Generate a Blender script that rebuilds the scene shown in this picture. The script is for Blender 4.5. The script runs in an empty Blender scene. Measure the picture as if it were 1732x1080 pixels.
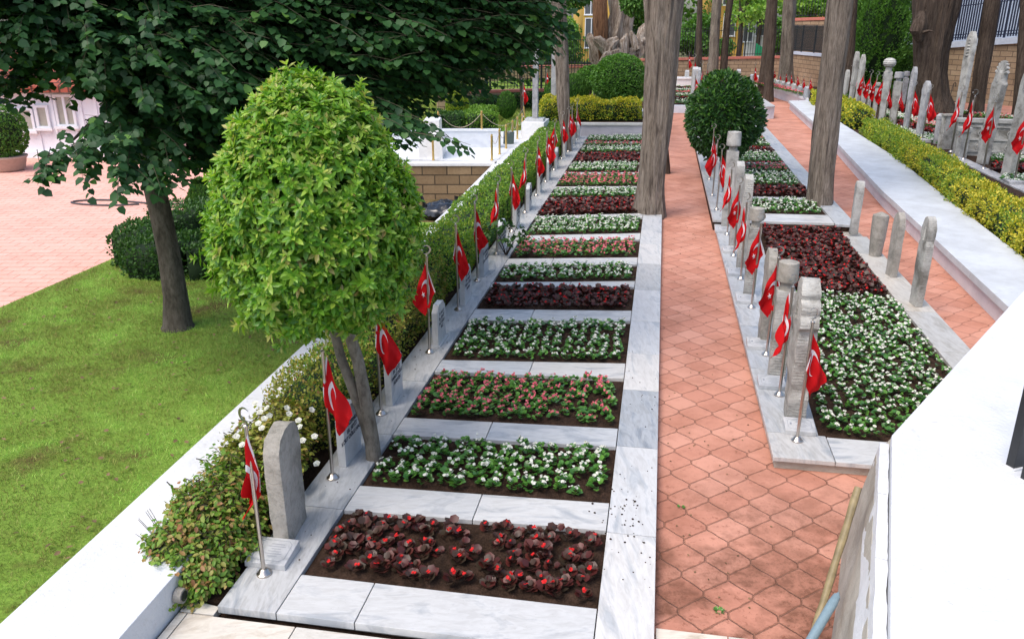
import bpy, bmesh, math, random
import numpy as np
from mathutils import Vector, Matrix, noise
random.seed(7); RNG = np.random.default_rng(11)
PI = math.pi; R = math.radians
SC = bpy.context.scene
COL = SC.collection

# ------------------------------------------------------------------ camera, sky, sun, exposure
FPX, PITCH, CAMH = 1398.0, R(20.0), 3.7
cam = bpy.data.cameras.new('camera'); cam_ob = bpy.data.objects.new('camera', cam); COL.objects.link(cam_ob)
cam_ob.location = (0, 0, CAMH); cam_ob.rotation_euler = (R(90) - PITCH, 0, 0)
cam.sensor_width = 36.0; cam.lens = FPX / 1732 * 36.0; cam.clip_start = 0.05; cam.clip_end = 1500
SC.camera = cam_ob
SUN_EL, SUN_AZ = R(60), R(228)        # azimuth clockwise from +Y: light from behind and left
W = bpy.data.worlds.new('World'); SC.world = W; W.use_nodes = True
nt = W.node_tree; bg = nt.nodes['Background']
sky = nt.nodes.new('ShaderNodeTexSky'); sky.sky_type = 'NISHITA'; sky.sun_disc = False
sky.sun_elevation = SUN_EL; sky.sun_rotation = SUN_AZ; sky.dust_density = 3.0; sky.air_density = 1.0; sky.ozone_density = 0.6
nt.links.new(sky.outputs[0], bg.inputs[0]); bg.inputs[1].default_value = 0.15
sl = bpy.data.lights.new('sun', 'SUN'); sl.energy = 1.15; sl.angle = R(34); sl.color = (1.0, 0.95, 0.88)
so = bpy.data.objects.new('sun', sl); COL.objects.link(so)
sd = Vector((math.sin(SUN_AZ) * math.cos(SUN_EL), math.cos(SUN_AZ) * math.cos(SUN_EL), math.sin(SUN_EL)))
so.rotation_euler = sd.to_track_quat('Z', 'Y').to_euler(); so.location = (-5, -5, 20)
SC.view_settings.view_transform = 'Standard'; SC.view_settings.look = 'None'
SC.view_settings.exposure = 0.92; SC.view_settings.gamma = 1.0
SC.render.engine = 'CYCLES'; SC.cycles.max_bounces = 6; SC.cycles.diffuse_bounces = 3; SC.cycles.transparent_max_bounces = 8

# ------------------------------------------------------------------ frames
AZ = R(9.9)
def ST(s, t, z=0.0):                     # row frame: s across the rows, t along them
    return Vector((s * math.cos(AZ) + t * math.sin(AZ), -s * math.sin(AZ) + t * math.cos(AZ), z))
def G(px, py, z=0.0):                    # survey point: where the sight line to a photo pixel meets height z
    u = (px - 866) / FPX; v = (py - 540) / FPX
    d = Vector((u, math.cos(PITCH) - v * math.sin(PITCH), -math.sin(PITCH) - v * math.cos(PITCH)))
    return Vector((0, 0, CAMH)) + d * ((z - CAMH) / d.z)
def B(px, py, Y):                        # survey point at forward distance Y
    u = (px - 866) / FPX; v = (py - 540) / FPX
    d = Vector((u, math.cos(PITCH) - v * math.sin(PITCH), -math.sin(PITCH) - v * math.cos(PITCH)))
    return Vector((0, 0, CAMH)) + d * (Y / d.y)
def st_of(p): return (p.x * math.cos(AZ) - p.y * math.sin(AZ), p.x * math.sin(AZ) + p.y * math.cos(AZ))
def t_at(py, s, z): return (G(866, py, z).y + s * math.sin(AZ)) / math.cos(AZ)

# ------------------------------------------------------------------ materials
MAT = {}
class N:
    def __init__(s, name, rough=0.6, metal=0.0, spec=0.5):
        s.m = bpy.data.materials.new(name); s.m.use_nodes = True; s.t = s.m.node_tree
        s.b = s.t.nodes['Principled BSDF']; s.out = s.t.nodes['Material Output']
        s.b.inputs['Roughness'].default_value = rough; s.b.inputs['Metallic'].default_value = metal
        s.b.inputs['Specular IOR Level'].default_value = spec; MAT[name] = s.m
    def n(s, typ, **kw):
        x = s.t.nodes.new(typ)
        for k, v in kw.items(): setattr(x, k, v)
        return x
    def l(s, a, b): s.t.links.new(a, b)
    def co(s, kind='Object', scale=(1, 1, 1), rand=False):
        tc = s.n('ShaderNodeTexCoord'); mp = s.n('ShaderNodeMapping'); mp.inputs['Scale'].default_value = scale
        s.l(tc.outputs[kind], mp.inputs[0])
        if rand:
            oi = s.n('ShaderNodeObjectInfo'); ml = s.n('ShaderNodeVectorMath', operation='SCALE'); cb = s.n('ShaderNodeCombineXYZ')
            for i in range(3): s.l(oi.outputs['Random'], cb.inputs[i])
            s.l(cb.outputs[0], ml.inputs[0]); ml.inputs[3].default_value = 37.0; s.l(ml.outputs[0], mp.inputs['Location'])
        return mp.outputs[0]
    def noise(s, vec, scale, detail=4, rough=0.55, dist=0.0):
        x = s.n('ShaderNodeTexNoise'); x.inputs['Scale'].default_value = scale; x.inputs['Detail'].default_value = detail
        x.inputs['Roughness'].default_value = rough; x.inputs['Distortion'].default_value = dist; s.l(vec, x.inputs['Vector']); return x.outputs['Fac']
    def ramp(s, fac, stops):
        x = s.n('ShaderNodeValToRGB'); e = x.color_ramp.elements
        while len(e) < len(stops): e.new(0.5)
        for i, (p, c) in enumerate(stops): e[i].position = p; e[i].color = (*c, 1)
        s.l(fac, x.inputs[0]); return x.outputs[0]
    def mix(s, fac, a, b, mode='MIX'):
        x = s.n('ShaderNodeMix', data_type='RGBA', blend_type=mode)
        for v, i in ((fac, 0), (a, 6), (b, 7)):
            if isinstance(v, (int, float)): x.inputs[i].default_value = v
            elif isinstance(v, tuple): x.inputs[i].default_value = (*v, 1)
            else: s.l(v, x.inputs[i])
        return x.outputs[2]
    def math(s, op, a, b=None, c=None):
        x = s.n('ShaderNodeMath', operation=op)
        for i, v in enumerate((a, b, c)):
            if v is None: continue
            if isinstance(v, (int, float)): x.inputs[i].default_value = v
            else: s.l(v, x.inputs[i])
        return x.outputs[0]
    def col(s, c):
        if isinstance(c, tuple): s.b.inputs['Base Color'].default_value = (*c, 1)
        else: s.l(c, s.b.inputs['Base Color'])
    def bump(s, h, strength=0.3, dist=0.01):
        x = s.n('ShaderNodeBump'); x.inputs['Strength'].default_value = strength; x.inputs['Distance'].default_value = dist
        s.l(h, x.inputs['Height']); s.l(x.outputs[0], s.b.inputs['Normal'])

def marble(name, base, vein, streak=(1, 1, 1), rough=0.35, dirt=0.25):
    m = N(name, rough); v = m.co('Object', streak, True)
    a = m.noise(v, 1.6, 8, 0.62, 1.6); b = m.noise(v, 7, 6, 0.6, 0.8)
    c = m.ramp(a, [(0.34, vein), (0.5, base), (0.58, tuple(x * 0.93 for x in base)), (0.7, base)])
    g = m.n('ShaderNodeObjectInfo'); tone = m.ramp(g.outputs['Random'], [(0, (0.80, 0.83, 0.87)), (0.5, (0.95, 0.95, 0.95)), (1, (1.0, 0.97, 0.93))])
    c = m.mix(1.0, c, tone, 'MULTIPLY')
    d = m.ramp(b, [(0.35, (0.55, 0.53, 0.5)), (0.55, (1, 1, 1))]); c = m.mix(dirt, c, d, 'MULTIPLY')
    sp = m.noise(m.co('Object', (1, 1, 1)), 55, 3, 0.7); d2 = m.ramp(sp, [(0.26, (0.45, 0.4, 0.35)), (0.33, (1, 1, 1))]); c = m.mix(0.6, c, d2, 'MULTIPLY')
    m.col(c); m.bump(b, 0.08, 0.004); return m
marble('marble', (0.60, 0.60, 0.59), (0.38, 0.40, 0.42), (1.0, 3.2, 1))
marble('marble_along', (0.50, 0.51, 0.515), (0.29, 0.32, 0.355), (3.6, 0.8, 1), dirt=0.45)
marble('marble_white', (0.64, 0.64, 0.635), (0.43, 0.455, 0.48), (3.6, 0.8, 1), dirt=0.3)
marble('marble_headstone', (0.52, 0.53, 0.54), (0.34, 0.36, 0.38), (2, 2, 1))
marble('marble_bright', (0.80, 0.81, 0.83), (0.68, 0.70, 0.74), (1, 2, 1), dirt=0.1)
marble('travertine', (0.66, 0.62, 0.55), (0.50, 0.44, 0.36), (1.5, 4, 1), 0.6)

def plaster(name, c0, c1, rough=0.8, bs=0.35, sc=1.0):
    m = N(name, rough, spec=0.3); v = m.co()
    a = m.noise(v, 1.5 * sc, 8, 0.65); b = m.noise(v, 28 * sc, 5, 0.6)
    c = m.ramp(a, [(0.35, c1), (0.62, c0)]); sp = m.ramp(m.noise(v, 9 * sc, 6, 0.7), [(0.3, (0.72, 0.68, 0.62)), (0.42, (1, 1, 1))])
    c = m.mix(0.5, c, sp, 'MULTIPLY'); m.col(c); m.bump(b, bs, 0.01)
plaster('white_paint', (0.66, 0.67, 0.685), (0.57, 0.585, 0.61), bs=.9)
plaster('white_worn', (0.54, 0.57, 0.60), (0.43, 0.45, 0.47))
marble('marble_cream', (0.55, 0.53, 0.49), (0.40, 0.37, 0.32), (3.6, 0.8, 1), dirt=0.4)
plaster('pale_render', (0.66, 0.63, 0.65), (0.56, 0.53, 0.55))
plaster('house_white', (0.82, 0.83, 0.87), (0.76, 0.77, 0.82))
plaster('rough_concrete', (0.48, 0.45, 0.39), (0.28, 0.255, 0.215), 0.95, 0.9)
plaster('yellow_plaster', (0.72, 0.45, 0.10), (0.62, 0.37, 0.08))
plaster('white_plaster', (0.72, 0.72, 0.70), (0.62, 0.62, 0.60))
plaster('planter_stone', (0.50, 0.47, 0.50), (0.38, 0.36, 0.38), 0.7)
plaster('bluewhite_wall', (0.50, 0.56, 0.66), (0.40, 0.46, 0.56))

def stone(name, c0, c1, c2, bump=0.6, carve=0.0):
    m = N(name, 0.9, spec=0.2); v = m.co('Object', (1, 1, 1), True)
    a = m.noise(v, 3.2, 9, 0.68, 0.4); b = m.noise(v, 32, 6, 0.65)
    c = m.ramp(a, [(0.36, c2), (0.48, c1), (0.60, c0)])
    sp = m.ramp(b, [(0.3, (0.6, 0.58, 0.54)), (0.5, (1, 1, 1))]); c = m.mix(0.55, c, sp, 'MULTIPLY'); h = b
    if carve:
        hs = []
        for dr in (R(38), R(-38)):
            mp = m.n('ShaderNodeMapping'); mp.inputs['Rotation'].default_value = (dr, 0, 0); m.l(v, mp.inputs[0])
            w = m.n('ShaderNodeTexWave', wave_type='BANDS', bands_direction='Z'); w.inputs['Scale'].default_value = 13; w.inputs['Distortion'].default_value = 2.5; w.inputs['Detail'].default_value = 2
            m.l(mp.outputs[0], w.inputs['Vector']); hs.append(w.outputs['Fac'])
        h = m.math('ADD', m.math('MULTIPLY', m.math('MINIMUM', hs[0], hs[1]), carve * .22), m.math('MULTIPLY', b, 0.9))
    m.col(c); m.bump(h, bump, 0.015)
stone('old_stone', (0.40, 0.37, 0.33), (0.31, 0.29, 0.255), (0.20, 0.19, 0.165))
stone('carved_stone', (0.44, 0.43, 0.40), (0.33, 0.32, 0.295), (0.17, 0.16, 0.14), 0.8, 1.0)
stone('grey_stone', (0.42, 0.42, 0.42), (0.32, 0.32, 0.33), (0.22, 0.22, 0.22), 0.5)
stone('pale_stone', (0.46, 0.455, 0.43), (0.36, 0.355, 0.335), (0.23, 0.225, 0.21), 0.5)

def hexpavers():
    m = N('hex_pavers', 0.85, spec=0.25)
    tc = m.n('ShaderNodeTexCoord'); mp = m.n('ShaderNodeMapping'); m.l(tc.outputs['Object'], mp.inputs[0])
    mp.inputs['Rotation'].default_value = (0, 0, AZ); mp.inputs['Scale'].default_value = (3.05, 4.35, 1)
    wob = m.n('ShaderNodeTexNoise'); wob.inputs['Scale'].default_value = 3; m.l(mp.outputs[0], wob.inputs['Vector'])
    wv = m.n('ShaderNodeVectorMath', operation='MULTIPLY_ADD'); m.l(wob.outputs['Color'], wv.inputs[0]); wv.inputs[1].default_value = (0.09, 0.09, 0); m.l(mp.outputs[0], wv.inputs[2])
    p = wv.outputs[0]; r = (1.0, 1.7320508, 1.0); h = (0.5, 0.8660254, 0.5)
    def vm(op, a, b=None):
        x = m.n('ShaderNodeVectorMath', operation=op)
        for i, q in enumerate((a, b)):
            if q is None: continue
            if isinstance(q, tuple): x.inputs[i].default_value = q
            else: m.l(q, x.inputs[i])
        return x.outputs['Value'] if op in ('LENGTH', 'DOT_PRODUCT') else x.outputs[0]
    flat = vm('MULTIPLY', p, (1, 1, 0)); flat = vm('ADD', flat, (200, 200 * 1.7320508, 0))
    a = vm('SUBTRACT', vm('MODULO', flat, r), h); a = vm('MULTIPLY', a, (1, 1, 0))
    b = vm('SUBTRACT', vm('MODULO', vm('SUBTRACT', flat, (0.5, 0.8660254, 0)), r), h); b = vm('MULTIPLY', b, (1, 1, 0))
    def edist(g):
        ab = vm('ABSOLUTE', g); sx = m.n('ShaderNodeSeparateXYZ'); m.l(ab, sx.inputs[0])
        return m.math('MINIMUM', m.math('SUBTRACT', 0.5, sx.outputs[0]), m.math('SUBTRACT', 0.4654, vm('DOT_PRODUCT', ab, (0.7826, 0.6231, 0))))
    ea, eb = edist(a), edist(b); edge = m.math('MAXIMUM', ea, eb); sel = m.math('GREATER_THAN', ea, eb)
    mx = m.n('ShaderNodeMix', data_type='VECTOR'); m.l(sel, mx.inputs[0]); m.l(b, mx.inputs[4]); m.l(a, mx.inputs[5]); g = mx.outputs[1]
    idv = vm('SUBTRACT', flat, g); wn = m.n('ShaderNodeTexWhiteNoise'); sn = vm('SNAP', vm('ADD', idv, (0.05, 0.05, 0)), (0.25, 0.2, 1)); m.l(sn, wn.inputs['Vector'])
    v = m.co()
    tone = m.ramp(wn.outputs['Value'], [(0, (0.50, 0.228, 0.160)), (0.5, (0.54, 0.255, 0.180)), (1, (0.58, 0.29, 0.212))])
    blot = m.ramp(m.noise(v, 1.3, 8, 0.7), [(0.36, (0.68, 0.62, 0.58)), (0.55, (1, 1, 1))]); tone = m.mix(0.8, tone, blot, 'MULTIPLY')
    dirt = m.ramp(m.noise(v, 14, 8, 0.75), [(0.34, (0.32, 0.22, 0.17)), (0.46, (1, 1, 1))])
    # worn, dirty area of the pavement near the steps
    near = m.n('ShaderNodeMapRange'); ps = m.n('ShaderNodeSeparateXYZ'); m.l(v, ps.inputs[0]); m.l(ps.outputs[1], near.inputs[0])
    near.inputs[1].default_value = 4.0; near.inputs[2].default_value = 7.5; near.inputs[3].default_value = 1.0; near.inputs[4].default_value = 0.12
    tone = m.mix(near.outputs[0], tone, m.mix(1.0, tone, dirt, 'MULTIPLY'))
    pat = m.math('MULTIPLY', m.ramp(m.noise(v, 1.1, 5, 0.65), [(0.43, (0, 0, 0)), (0.53, (1, 1, 1))]), near.outputs[0])
    spk = m.ramp(m.noise(v, 7, 8, 0.8), [(0.40, (0, 0, 0)), (0.56, (1, 1, 1))]); nr2 = m.n('ShaderNodeMapRange'); m.l(ps.outputs[1], nr2.inputs[0]); nr2.inputs[1].default_value = 5.6; nr2.inputs[2].default_value = 6.6; nr2.inputs[3].default_value = 1.0; nr2.inputs[4].default_value = 0.15
    tone = m.mix(m.math('MULTIPLY', m.math('MULTIPLY', pat, m.math('MULTIPLY_ADD', spk, .75, .25)), nr2.outputs[0]), tone, (0.13, 0.055, 0.032))
    jn = m.n('ShaderNodeMapRange'); m.l(edge, jn.inputs[0]); jn.inputs[1].default_value = 0.006; jn.inputs[2].default_value = 0.034
    farf = m.n('ShaderNodeMapRange'); m.l(ps.outputs[1], farf.inputs[0]); farf.inputs[1].default_value = 5; farf.inputs[2].default_value = 10; farf.inputs[3].default_value = 1.0; farf.inputs[4].default_value = 0.5
    jc = m.math('MULTIPLY', m.math('SUBTRACT', 1.0, jn.outputs[0]), farf.outputs[0])
    c = m.mix(m.math('MULTIPLY', jc, .62), tone, (0.17, 0.085, 0.055)); m.col(c)
    hb = m.math('ADD', m.math('MULTIPLY', jn.outputs[0], 1.0), m.math('MULTIPLY', m.noise(v, 60, 4, 0.6), 0.15)); m.bump(hb, 0.8, 0.012)
hexpavers()

def brickmat(name, cols, mortar, sx, sz, bump=0.5, axis='xz', off=0.5, bw=0.5, rh=0.25, ms=0.02, stain=0.5):
    m = N(name, 0.85, spec=0.2); tc = m.n('ShaderNodeTexCoord'); sp = m.n('ShaderNodeSeparateXYZ'); cb = m.n('ShaderNodeCombineXYZ')
    m.l(tc.outputs['Object'], sp.inputs[0])
    if axis == 'xy': m.l(sp.outputs[0], cb.inputs[0]); m.l(sp.outputs[1], cb.inputs[1])
    else: m.l(m.math('ADD', sp.outputs[0], sp.outputs[1]), cb.inputs[0]); m.l(sp.outputs[2], cb.inputs[1])
    mp = m.n('ShaderNodeMapping'); m.l(cb.outputs[0], mp.inputs[0]); mp.inputs['Scale'].default_value = (sx, sz, 1)
    b = m.n('ShaderNodeTexBrick', offset=off); m.l(mp.outputs[0], b.inputs['Vector'])
    b.inputs['Color1'].default_value = (*cols[0], 1); b.inputs['Color2'].default_value = (*cols[1], 1); b.inputs['Mortar'].default_value = (*mortar, 1)
    b.inputs['Scale'].default_value = 1; b.inputs['Mortar Size'].default_value = ms; b.inputs['Brick Width'].default_value = bw; b.inputs['Row Height'].default_value = rh
    b.inputs['Mortar Smooth'].default_value = 0.3
    v = m.co(); st = m.ramp(m.noise(v, 0.9, 8, 0.7), [(0.35, (0.55, 0.5, 0.45)), (0.6, (1, 1, 1))]); c = m.mix(stain, b.outputs['Color'], st, 'MULTIPLY')
    s2 = m.ramp(m.noise(v, 18, 5, 0.7), [(0.3, (0.7, 0.66, 0.6)), (0.55, (1, 1, 1))]); c = m.mix(0.6, c, s2, 'MULTIPLY'); m.col(c)
    h = m.math('ADD', m.math('SUBTRACT', 1, b.outputs['Fac']), m.math('MULTIPLY', m.noise(v, 12, 6, 0.7), 0.5)); m.bump(h, bump, 0.02)
brickmat('tan_blocks', ((0.42, 0.31, 0.20), (0.32, 0.225, 0.14)), (0.15, 0.11, 0.08), 1, 1, 0.6, bw=0.55, rh=0.22, ms=0.016)
brickmat('brown_blocks', ((0.34, 0.24, 0.14), (0.22, 0.15, 0.085)), (0.08, 0.06, 0.04), 1, 1, 0.7, bw=0.62, rh=0.24, ms=0.016)
brickmat('plaza_paving', ((0.80, 0.42, 0.34), (0.84, 0.46, 0.38)), (0.50, 0.27, 0.21), 1, 1, 0.3, 'xy', bw=0.42, rh=0.21, ms=0.012, stain=0.3)
brickmat('roof_tiles', ((0.45, 0.12, 0.08), (0.34, 0.09, 0.06)), (0.12, 0.05, 0.04), 1, 1, 0.8, 'xy', bw=0.25, rh=0.35, ms=0.03)

def flat(name, c, rough=0.5, metal=0.0, nz=0.0, sc=20, spec=0.5):
    m = N(name, rough, metal, spec)
    if nz:
        v = m.co(); a = m.noise(v, sc, 5, 0.6); m.col(m.ramp(a, [(0.3, tuple(x * (1 - nz) for x in c)), (0.7, c)])); m.bump(a, 0.15, 0.004)
    else: m.col(c)
flat('steel', (0.55, 0.50, 0.45), 0.28, 1.0, 0.15, 40); flat('brass', (0.75, 0.52, 0.18), 0.32, 1.0, 0.2, 30)
flat('black_iron', (0.02, 0.022, 0.025), 0.45, 0, 0.3, 60); flat('navy_iron', (0.015, 0.02, 0.05), 0.4, 0, 0.2, 60)
flat('inscription_paint', (0.035, 0.04, 0.06), 0.6); flat('plaque_ink', (0.22, 0.24, 0.28), 0.7)
flat('window_white', (0.78, 0.79, 0.82), 0.5); flat('window_glass', (0.10, 0.11, 0.12), 0.08, 0, 0, spec=0.8); flat('curtain', (0.45, 0.43, 0.36), 0.8, 0, 0.2, 6)
flat('coping_red', (0.52, 0.17, 0.12), 0.7, 0, 0.3, 8); flat('coping_white', (0.55, 0.60, 0.68), 0.7, 0, 0.15, 8)
flat('plastic_bag', (0.008, 0.009, 0.012), 0.22, 0, spec=0.7); flat('rubber_hose', (0.05, 0.05, 0.055), 0.5)
flat('blue_grip', (0.19, 0.27, 0.31), 0.4, 0, 0.15, 40); flat('grey_tube', (0.25, 0.27, 0.29), 0.5, 0, 0.3, 30)
flat('green_screen', (0.02, 0.32, 0.14), 0.6, 0, 0.1, 4); flat('dark_slab', (0.10, 0.13, 0.12), 0.35, 0, 0.4, 8); flat('terracotta', (0.45, 0.33, 0.27), 0.8, 0, 0.2, 12)
flat('chain_metal', (0.5, 0.4, 0.3), 0.4, 0.8)
def cloth(name, c):
    m = N(name, 0.75, spec=0.2); m.col(c); v = m.co(); m.bump(m.noise(v, 25, 4, 0.5), 0.15, 0.01)
    tr = m.n('ShaderNodeBsdfTranslucent'); tr.inputs[0].default_value = (*c, 1); mx = m.n('ShaderNodeMixShader'); mx.inputs[0].default_value = 0.3
    m.l(m.b.outputs[0], mx.inputs[1]); m.l(tr.outputs[0], mx.inputs[2]); m.l(mx.outputs[0], m.out.inputs[0])
cloth('red_cloth', (0.62, 0.008, 0.012)); cloth('white_cloth', (0.8, 0.78, 0.82))

def bark(name, c0, c1, c2, sx=9, sz=1.2, bs=1.0):
    m = N(name, 0.95, spec=0.15); v = m.co('Object', (sx, sx, sz), True); a = m.noise(v, 1.0, 9, 0.7, 0.5)
    v2 = m.co('Object', (1, 1, 1), True); b = m.noise(v2, 1.4, 5, 0.6); c = m.ramp(a, [(0.32, c2), (0.47, c1), (0.66, c0)])
    c = m.mix(0.6, c, m.ramp(b, [(0.3, (0.65, 0.62, 0.6)), (0.65, (1.1, 1.08, 1.05))]), 'MULTIPLY'); fn = m.noise(m.co('Object', (sx * 3.5, sx * 3.5, sz * 4), True), 1.0, 6, .7); c = m.mix(.75, c, m.ramp(fn, [(0.33, (0.45, 0.42, 0.4)), (0.55, (1.1, 1.1, 1.1))]), 'MULTIPLY')
    m.col(c); m.bump(m.math('ADD', a, m.math('MULTIPLY', m.noise(v2, 40, 4, 0.6), 0.25)), bs, 0.06)
bark('cypress_bark', (0.33, 0.285, 0.24), (0.20, 0.168, 0.138), (0.06, 0.048, 0.04), 17, 1.5)
bark('dark_bark', (0.13, 0.10, 0.08), (0.075, 0.056, 0.044), (0.028, 0.02, 0.016), 16, 1.5)
bark('dead_wood', (0.44, 0.41, 0.38), (0.27, 0.22, 0.18), (0.05, 0.03, 0.02), 9, 1.2)
bark('red_wood', (0.26, 0.15, 0.09), (0.16, 0.085, 0.05), (0.05, 0.03, 0.02), 9, 0.9)
bark('lime_bark', (0.13, 0.115, 0.095), (0.085, 0.075, 0.06), (0.045, 0.04, 0.032), 10, 3, 0.4)
bark('smooth_bark', (0.25, 0.225, 0.185), (0.19, 0.17, 0.14), (0.12, 0.105, 0.085), 6, 2.5, 0.3)
flat('bamboo', (0.27, 0.21, 0.105), 0.55, 0, 0.45, 14); flat('twig', (0.045, 0.04, 0.02), 0.9)

def leaf(name, cols, rough=0.45, trans=0.25, spec=0.4, stops=None, transc=None):
    m = N(name, rough, spec=spec); g = m.n('ShaderNodeNewGeometry')
    k = len(cols); st = stops or [i / max(1, k - 1) for i in range(k)]
    c = m.ramp(g.outputs['Random Per Island'], list(zip(st, cols)))
    m.col(c); tr = m.n('ShaderNodeBsdfTranslucent'); mx = m.n('ShaderNodeMixShader'); mx.inputs[0].default_value = trans
    m.l(m.mix(1.0, c, transc or (1.6, 1.7, 0.8), 'MULTIPLY'), tr.inputs[0]); m.l(m.b.outputs[0], mx.inputs[1]); m.l(tr.outputs[0], mx.inputs[2]); m.l(mx.outputs[0], m.out.inputs[0])
leaf('lime_leaf', [(0.014, 0.048, 0.018), (0.026, 0.082, 0.026), (0.042, 0.12, 0.032), (0.10, 0.22, 0.04)], 0.5, 0.25, 0.3, stops=[0, 0.5, 0.93, 1])
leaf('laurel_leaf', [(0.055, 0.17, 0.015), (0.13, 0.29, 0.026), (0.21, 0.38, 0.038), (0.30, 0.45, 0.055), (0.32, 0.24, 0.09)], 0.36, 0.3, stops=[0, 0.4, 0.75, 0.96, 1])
leaf('laurel_leaf_young_lit', [(0.22, 0.38, 0.05), (0.34, 0.50, 0.08), (0.42, 0.38, 0.13)], 0.4, 0.35)  # yellower young tips, also used to paint light onto the crown top
leaf('dark_laurel_leaf', [(0.016, 0.055, 0.012), (0.028, 0.09, 0.018), (0.05, 0.13, 0.025)], 0.35, 0.2)
leaf('ball_leaf', [(0.04, 0.12, 0.015), (0.075, 0.19, 0.022), (0.12, 0.26, 0.035)], 0.5, 0.25)
leaf('gold_leaf', [(0.16, 0.22, 0.02), (0.44, 0.40, 0.03), (0.66, 0.54, 0.05)], 0.5, 0.3)
leaf('yellowgreen_leaf', [(0.09, 0.19, 0.02), (0.20, 0.31, 0.03), (0.40, 0.42, 0.04)], 0.5, 0.3)
leaf('hedge_leaf', [(0.07, 0.17, 0.018), (0.13, 0.26, 0.028), (0.20, 0.34, 0.04)], 0.55, 0.25)
leaf('darkhedge_leaf', [(0.02, 0.06, 0.012), (0.04, 0.11, 0.02), (0.07, 0.16, 0.025)], 0.55, 0.2)
leaf('olive_leaf', [(0.14, 0.19, 0.025), (0.25, 0.27, 0.035), (0.36, 0.31, 0.06), (0.28, 0.13, 0.06)], 0.55, 0.25, stops=[0, 0.5, 0.85, 1])
leaf('tip_leaf', [(0.10, 0.22, 0.025), (0.18, 0.30, 0.04), (0.32, 0.30, 0.08), (0.34, 0.14, 0.07)], 0.5, 0.3, stops=[0, 0.5, 0.8, 1])
leaf('thuja_leaf', [(0.03, 0.09, 0.015), (0.06, 0.16, 0.02), (0.11, 0.24, 0.03)], 0.6, 0.2)
leaf('bright_leaf', [(0.10, 0.22, 0.03), (0.18, 0.34, 0.05), (0.30, 0.44, 0.09)], 0.6, 0.35)
leaf('begonia_green', [(0.03, 0.11, 0.018), (0.065, 0.19, 0.03), (0.12, 0.28, 0.045)], 0.3, 0.15, 0.5)
leaf('begonia_dark', [(0.040, 0.012, 0.011), (0.075, 0.018, 0.016), (0.045, 0.034, 0.022), (0.12, 0.026, 0.022)], 0.42, 0.12, 0.35, transc=(1.6, 0.6, 0.5))
leaf('bloom_white', [(0.72, 0.72, 0.62), (0.85, 0.85, 0.78)], 0.6, 0.3, 0.2, transc=(1, 1, 1)); leaf('bloom_pink', [(0.70, 0.12, 0.17), (0.85, 0.26, 0.30)], 0.6, 0.3, 0.2, transc=(1, 1, 1))
leaf('bloom_red', [(0.55, 0.01, 0.012), (0.75, 0.03, 0.03)], 0.6, 0.3, 0.2, transc=(1, 1, 1)); leaf('litter_leaf', [(0.10, 0.06, 0.03), (0.24, 0.16, 0.08)], 0.8, 0.1)

def ground(name, stops, sc, bs=0.5, fine=40):
    m = N(name, 0.95, spec=0.1); v = m.co(); a = m.noise(v, sc, 8, 0.7); b = m.noise(v, fine, 6, 0.7)
    c = m.ramp(a, stops); c = m.mix(0.8, c, m.ramp(b, [(0.3, (0.5, 0.48, 0.45)), (0.6, (1.15, 1.1, 1.05))]), 'MULTIPLY'); m.col(c); m.bump(m.math('ADD', m.math('MULTIPLY', b, .5), m.noise(v, fine * .35, 6, .75)), bs, 0.045 if name == 'soil' else .02)
ground('soil', [(0.3, (0.028, 0.018, 0.013)), (0.5, (0.06, 0.037, 0.026)), (0.7, (0.10, 0.062, 0.045))], 6, 1.0, 60)
ground('lawn_ground', [(0.34, (0.10, 0.075, 0.03)), (0.48, (0.15, 0.25, 0.04)), (0.7, (0.20, 0.34, 0.06))], 0.9)
ground('pit_floor', [(0.3, (0.09, 0.07, 0.03)), (0.6, (0.16, 0.125, 0.06))], 1.5); ground('base_earth', [(0.3, (0.09, 0.10, 0.04)), (0.7, (0.14, 0.14, 0.07))], 0.2)
ground('litter', [(0.3, (0.10, 0.04, 0.028)), (0.6, (0.18, 0.075, 0.05))], 2.5)
def grassmat():
    m = N('grass_blade', 0.6, spec=0.25); v = m.co(); a = m.noise(v, 0.55, 5, 0.6); a2 = m.noise(v, 2.2, 5, 0.65); g = m.n('ShaderNodeNewGeometry')
    c1 = m.ramp(g.outputs['Random Per Island'], [(0, (0.24, 0.50, 0.07)), (0.6, (0.42, 0.70, 0.12)), (1, (0.64, 0.80, 0.24))])
    c2 = m.ramp(g.outputs['Random Per Island'], [(0, (0.16, 0.24, 0.04)), (0.6, (0.28, 0.33, 0.06)), (1, (0.42, 0.36, 0.13))])
    f = m.math('MULTIPLY_ADD', a2, 0.5, m.math('MULTIPLY', a, 0.5)); f = m.ramp(f, [(0.49, (1, 1, 1)), (0.59, (0, 0, 0))])
    c = m.mix(f, c1, c2); m.col(c)
    tr = m.n('ShaderNodeBsdfTranslucent'); m.l(c, tr.inputs[0]); mx = m.n('ShaderNodeMixShader'); mx.inputs[0].default_value = 0.3
    m.l(m.b.outputs[0], mx.inputs[1]); m.l(tr.outputs[0], mx.inputs[2]); m.l(mx.outputs[0], m.out.inputs[0])
grassmat()

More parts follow.
